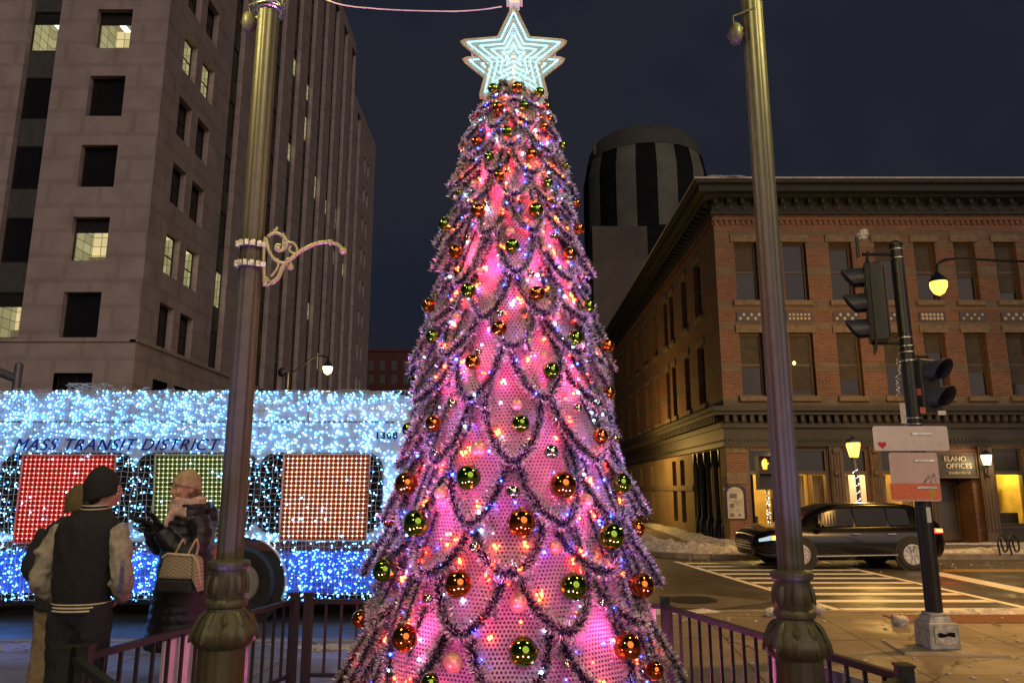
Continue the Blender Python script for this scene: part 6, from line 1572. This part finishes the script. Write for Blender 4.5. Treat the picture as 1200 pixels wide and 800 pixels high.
def band(z, rx, ry, h, m, name, cx=0, cy=0, tilt=0):
    m_ = MB(); vs = []; n = 40
    for k in range(n):
        a = 2*PI*k/n; c_, s_ = math.cos(a), math.sin(a); x, y = cx+rx*c_*(1-.08*c_*c_), cy+ry*s_
        vs += [(x,y,z-h/2+tilt*y),(x*1.0+.004*c_,y+.004*s_,z+tilt*y),(x,y,z+h/2+tilt*y)]
    m_.add(vs, [(k*3+q, ((k+1) % n)*3+q, ((k+1) % n)*3+q+1, k*3+q+1) for k in range(n) for q in range(2)]); m_.build(name, m, man, local=True, smooth='all')
band(.905,.197,.138,.075,jk,'waistband'); band(.888,.203,.143,.011,M['cream'],'stripe'); band(.908,.2035,.1435,.011,M['cream'],'stripe'); band(.928,.2045,.1445,.008,M['cream'],'stripe')
band(1.527,.098,.088,.05,jk,'collar',.032,0,.10); band(1.545,.099,.089,.010,M['cream'],'stripe',.034,0,.10); band(1.522,.103,.093,.008,M['cream'],'stripe',.032,0,.10)
b = MB()
for sx_ in (-1,1): b.tube(smoothpath([(sx_*.09,0,.92),(sx_*.105,.0,.72),(sx_*.11,.015,.50),(sx_*.118,.0,.28),(sx_*.125,-.01,.05)], 4), [.118,.118,.116,.112,.108,.103,.098,.092,.088,.085,.083,.08,.078,.076,.075,.075,.076], 14)
b.ell((0,-.0,.88), (.19,.135,.12), 18, 12); blob('jeans', b, cloth('black_denim', (.014,.015,.02)), man, .012, 4, fold=.014)
for sx_ in (-1,1):
    b = MB(); b.ell((sx_*.13,.05,.045), (.052,.14,.045), 14, 8); b.ell((sx_*.13,-.02,.07), (.05,.06,.06), 12, 8); b.box((sx_*.13-.05,-.08,0),(sx_*.13+.05,.18,.02)); blob('shoe', b, M['rubber'], man, .01, 2)
def beanie(name, tr, Q, m, parent, sc_=1.05, low=-.05, puff=1.0, brim=True):
    """a knitted cap that hugs the skull: lower at the back, a turned-up cuff, a soft rounded top"""
    b = MB(); n = 32; K = 14; vs = []
    for k in range(K):
        t = k/(K-1); hgt = t*(.158-low)*puff
        if t < .34: rr_ = 1.0 if brim else .965+.02*t
        elif t < .42 and brim: rr_ = .965
        else: u_ = (t-.40)/.60; rr_ = .965*math.cos(max(0,u_)*PI/2)**.62
        rr_ = max(rr_, .03)
        for q in range(n):
            a = 2*PI*q/n; f = .030*math.sin(a)*(1-t)
            wob = 1+.012*math.sin(3*a+k)
            vs.append(tr((.0865*rr_*wob*sc_*math.cos(a), -.013+.1055*rr_*wob*sc_*math.sin(a)-.016*t, low+hgt+f)))
    b.add(vs, [(i*n+q, i*n+(q+1) % n, (i+1)*n+(q+1) % n, (i+1)*n+q) for i in range(K-1) for q in range(n)]+[tuple(reversed(range(n))), tuple((K-1)*n+q for q in range(n))])
    return b.build(name, m, parent, local=True, smooth='all')
beanie('beanie', tr, Q, cloth('black_knit', (.010,.010,.012)), man, 1.05, -.045, 1.0, False)
b = MB(); b.ell(tr((0,-.040,-.045)), (.062,.058,.05), 14, 8, rot=Q); b.build('hair', M['hair'], man, local=True, smooth='all')
man.scale = (s*.93,s,s)
# embroidered letters down the right sleeve
lt = MB(); rn = random.Random(8)
for q_ in range(9):
    z_ = 1.20-.024*q_; x_ = .318; y_ = -.112-.004*math.sin(q_)
    lt.tube([(x_-.012,y_,z_),(x_+.006,y_,z_+.012*rn.random()),(x_+.016,y_+.004,z_-.004),(x_+.002,y_,z_-.013),(x_-.014,y_,z_-.010)], .0028, 5)
lt.build('sleeve_embroidery', mat('violet_thread', (.08,.06,.35), .5), man, local=True)
# --- second man, behind the first
Y2 = 5.75; x2 = P(80,640,Y2).x; h2_ = ZV(563, Y2)
man2 = thing('person', (x2,Y2,0), 'man in olive cap, dark coat and khaki trousers, half hidden behind the jacketed man', 'person')
b = MB(); tr, Q = head(b, (.06,.02,1.60), R(-40)); b.tube([(.03,0,1.42),(.06,.01,1.54)], [.058,.052], 12)
loft(b, [(0,0,.92,.14,.10),(0,0,1.35,.18,.11),(0,0,1.44,.11,.08)])
for sx_ in (-1,1):
    b.tube([(sx_*.17,0,1.38),(sx_*.22,-.02,1.12),(sx_*.17,.12,.98)], [.05,.045,.03], 10); b.tube([(sx_*.085,0,.93),(sx_*.09,.01,.5),(sx_*.10,0,.09)], [.09,.06,.04], 12); hand(b, (sx_*.17,.12,.98), (-sx_*.3,.4,-.5), (sx_,0,0), .95, .3, sx_)
blob('body', b, M['skin'], man2, .012, 3); eyes(man2, tr)
b = MB(); loft(b, [(0,0,.80,.20,.15),(0,0,1.0,.20,.15),(0,0,1.2,.21,.15),(0,0,1.35,.215,.14),(0,0,1.42,.18,.11),(.02,0,1.49,.09,.085)], 24)
for sx_ in (-1,1): b.tube(smoothpath([(sx_*.17,0,1.38),(sx_*.24,-.02,1.2),(sx_*.25,-.01,1.08),(sx_*.16,.12,.98)], 4), .07, 12)
blob('coat', b, cloth('dark_coat', (.02,.02,.022)), man2, .013, 5, fold=.012)
b = MB()
for sx_ in (-1,1): b.tube(smoothpath([(sx_*.09,0,.90),(sx_*.10,.0,.5),(sx_*.11,-.01,.05)], 4), [.105,.10,.095,.09,.085,.083,.08,.078,.078], 14)
blob('trousers', b, cloth('khaki_cotton', (.25,.19,.10)), man2, .012, 4, fold=.014)
for sx_ in (-1,1):
    b = MB(); b.ell((sx_*.11,.05,.045), (.05,.13,.045), 14, 8); b.ell((sx_*.11,-.02,.06), (.048,.055,.055), 12, 8); blob('shoe', b, M['rubber'], man2, .01, 2)
beanie('cap', tr, Q, cloth('olive_cap', (.11,.085,.035)), man2, 1, -.05, .95, True)
man2.scale = (h2_/1.765,)*3
# --- woman with beige beanie
WY = 6.2; wX = P(220,640,WY).x; wh = ZV(556, WY)
wom = thing('person', (wX,WY,0), 'woman in beige knit beanie, pink scarf and long black quilted coat', 'person')
b = MB(); tr, Q = head(b, (0,.055,1.545), R(14), 1.0, R(-2)); b.tube([(0,.0,1.36),(0,.035,1.47)], [.05,.046], 12)
loft(b, [(0,0,.86,.15,.10),(0,0,1.05,.12,.09),(0,0,1.28,.16,.10),(0,0,1.38,.10,.07)])
for sx_ in (-1,1):
    b.tube([(sx_*.15,0,1.34),(sx_*.19,.04,1.12),(sx_*.09,.21,1.22)], [.04,.035,.024], 10); b.tube([(sx_*.08,0,.88),(sx_*.085,.01,.5),(sx_*.09,0,.09)], [.08,.055,.035], 12)
blob('body', b, M['skin'], wom, .009, 3); eyes(wom, tr, .97)
quilt = mat('black_quilted_nylon', (.014,.012,.016), .38, scale=18, bscale=90, bump=.6, bdist=.01, space='obj')
rings = []; z = .40
while z < 1.40:
    t = (z-.40)/1.0; rx = .255-.045*min(1,t*1.6)+.03*max(0,t-.75)*3.0*(1 if t < .93 else .2); ry = .25-.06*min(1,t*1.5)
    if t > .93: rx, ry = .17, .12
    for q, f_ in ((0,.975),(.02,1.0),(.04,1.0)): rings.append((0,0,z+q,rx*f_,ry*f_))
    z += .062
rings.append((0,.01,1.44,.095,.085))
b = MB(); loft(b, rings, 28)
def puffy(b, path, r0, r1):
    p = smoothpath(path, 10); n_ = len(p); b.tube(p, [(r0+(r1-r0)*i/n_)*(.93+.10*abs(math.sin(i*PI/4))) for i in range(n_)], 14)
puffy(b, [(-.165,0,1.33),(-.215,-.02,1.22),(-.225,.02,1.10),(-.18,.14,1.12),(-.10,.23,1.24)], .088, .064)
puffy(b, [(.165,0,1.33),(.215,-.02,1.22),(.225,.02,1.10),(.18,.15,1.12),(.07,.25,1.26)], .088, .064)
blob('coat', b, quilt, wom, .009, 2, fold=.009)
b = MB(); b.ell((0,-.13,1.36), (.13,.075,.075), 18, 10); b.ell((0,-.16,1.31), (.10,.05,.09), 18, 10); b.tube([(-.11,.0,1.38),(-.12,-.08,1.41),(0,-.14,1.42),(.12,-.08,1.41),(.11,.0,1.38)], .034, 10); blob('hood', b, quilt, wom, .012, 4)
scf = mat('pink_scarf', (.55,.36,.32), .9, scale=14, bscale=120, bump=.7, space='obj', var=.35)
b = MB()
for k, (rz0, r, zz) in enumerate(((.096,.044,1.405),(.086,.040,1.452),(.104,.040,1.365))):
    b.tube([(rz0*math.cos(2*PI*q/20+k),.02+rz0*1.05*math.sin(2*PI*q/20+k),zz+.015*math.sin(4*PI*q/20+k)+.0*q) for q in range(21)], r, 10)
b.tube([(-.03,.13,1.40),(-.05,.17,1.32),(-.05,.18,1.22)], [.035,.04,.03], 10, flat=.6)
blob('scarf', b, scf, wom, .009, 2, fold=.012)
gl_ = cloth('black_glove', (.012,.012,.016), .8)
for sx_, w_, d_ in ((-1,(-.10,.24,1.26),(-.1,.45,.75)),(1,(.07,.26,1.27),(-.2,.6,.4))):
    b = MB(); hand(b, w_, d_, (0,-.6,.8), 1.15, .45, -sx_); b.tube([Vector(w_)-Vector(d_)*.06, Vector(w_)+Vector(d_)*.03], [.04,.034], 12); blob('glove', b, gl_, wom, .006, 1)
b = MB()
for sx_ in (-1,1): b.tube([(sx_*.08,0,.6),(sx_*.085,0,.35)], [.08,.062], 12)
blob('trousers', b, gl_, wom, .012, 3)
for sx_ in (-1,1):
    b = MB(); b.tube([(sx_*.085,0,.36),(sx_*.09,-.01,.08)], [.062,.05], 12); b.ell((sx_*.09,.05,.045), (.045,.12,.045), 14, 8); b.ell((sx_*.09,-.01,.05), (.045,.05,.05), 12, 8); blob('boot', b, M['rubber'], wom, .01, 2)
knit = mat('beige_knit', (.46,.33,.20), .95, scale=30, bscale=110, bump=.9, bdist=.01, space='obj', var=.3)
beanie('beanie', tr, Q, knit, wom, 1.03, .005, .98, True)
b = MB(); b.ell(tr((.0,-.055,-.055)), (.074,.05,.065), 14, 8, rot=Q); b.ell(tr((.066,-.03,-.055)), (.016,.03,.05), 10, 8, rot=Q); b.ell(tr((-.066,-.03,-.055)), (.016,.03,.05), 10, 8, rot=Q); b.build('hair', mat('brown_hair', (.12,.055,.03), .6, scale=50), wom, local=True, smooth='all')
b = MB(); c_ = tr((.075,.07,.045)); b.box(c_-Vector((.012,.012,.010)), c_+Vector((.012,.012,.010))); b.build('beanie_tag', M['rubber'], wom, local=True)
wom.scale = (wh/1.655,)*3; wom.rotation_euler = (0,0,R(131))
# strap over the shoulder
b = MB(); b.tube(smoothpath([(.12,-.05,1.425),(.17,.085,1.34),(.185,.10,1.22),(.20,.07,1.12)], 5), .011, 8, flat=.4)
b.build('bag_strap', mat('tan_leather', (.40,.27,.12), .5), wom, local=True)
# handbag on her arm
HY = WY-.34; hc = P(212,668,HY)
hb_ = thing('handbag', (hc.x,HY,hc.z-.16), 'taupe chevron stitched handbag with black bottom and cream frame, hanging from the woman\'s arm', 'handbag')
def bag(mb, pts, th): mb.prism([(hc.x+x, HY-th/2, hc.z+z) for x, z in pts], (0,th,0))
m, N, L = nt('taupe_chevron'); p = pos(N); s_ = N.new('ShaderNodeSeparateXYZ'); L.new(p, s_.inputs[0])
zig = MATH(N, L, 'ABSOLUTE', MATH(N, L, 'SUBTRACT', MATH(N, L, 'FRACT', MATH(N, L, 'MULTIPLY', s_.outputs[0], 12)), .5))
st_ = MATH(N, L, 'LESS_THAN', MATH(N, L, 'FRACT', MATH(N, L, 'ADD', MATH(N, L, 'MULTIPLY', s_.outputs[2], 38), MATH(N, L, 'MULTIPLY', zig, 2.2))), .28)
bs2 = bsdf(N, L, MIXC(N, L, st_, (.38,.31,.19), (.17,.13,.08)), .6, 0, st_, .5, .004); out(N, L, bs2.outputs[0])
mb = MB(); bag(mb, [(-.15,-.055),(.115,-.06),(.105,.11),(-.085,.125),(-.115,.10)], .14); mb.build('bag_body', m, hb_, bevel=.02)
mb = MB(); mb.prism([(hc.x+x, HY-.068, hc.z+z) for x, z in ((.112,-.06),(.165,-.155),(.14,.08),(.104,.11))], (0,.136,0)); mb.build('side_gusset', m, hb_, bevel=.012)
mb = MB(); bag(mb, [(-.155,-.15),(.12,-.165),(.117,-.062),(-.152,-.057)], .145); mb.build('bag_bottom', M['rubber'], hb_, bevel=.02)
M['creaml'] = mat('cream_leather', (.55,.47,.30), .45)
mb = MB(); mb.tube([(hc.x-.12,HY-.07,hc.z+.10),(hc.x-.08,HY-.07,hc.z+.128),(hc.x+.11,HY-.07,hc.z+.115),(hc.x+.14,HY-.05,hc.z+.07),(hc.x+.155,HY-.0,hc.z-.1)], .010, 8); mb.build('frame', M['creaml'], hb_, smooth=True)
for x in (-.045,.055):
    mb = MB(); mb.tube(smoothpath([(hc.x+x,HY-.05,hc.z+.10),(hc.x+x+.02,HY-.03,hc.z+.16),(hc.x+x+.035,HY+.02,hc.z+.225),(hc.x+x+.03,HY+.08,hc.z+.17),(hc.x+x+.03,HY+.05,hc.z+.10)], 4), .012, 8, flat=.5); mb.build('handle', M['creaml'], hb_, smooth=True)
# orange-brown bag on her far side
oc = P(245,650,WY+.12); ob = thing('shoulder_bag', (oc.x,WY+.12,oc.z-.1), 'small orange-brown leather bag at the back of the woman\'s coat', 'handbag')
mb = MB(); mb.ell((oc.x-.0,WY+.12,oc.z), (.085,.07,.12), 18, 12); mb.build('bag_body', mat('orange_leather', (.42,.14,.04), .4), ob, smooth='all')
mb = MB(); mb.tube(smoothpath([(oc.x-.06,WY+.08,oc.z+.08),(oc.x-.08,WY,oc.z-.05),(oc.x-.05,WY-.05,oc.z-.22)], 5), .012, 6); mb.build('strap', mat('red_leather', (.30,.07,.03), .4), ob)
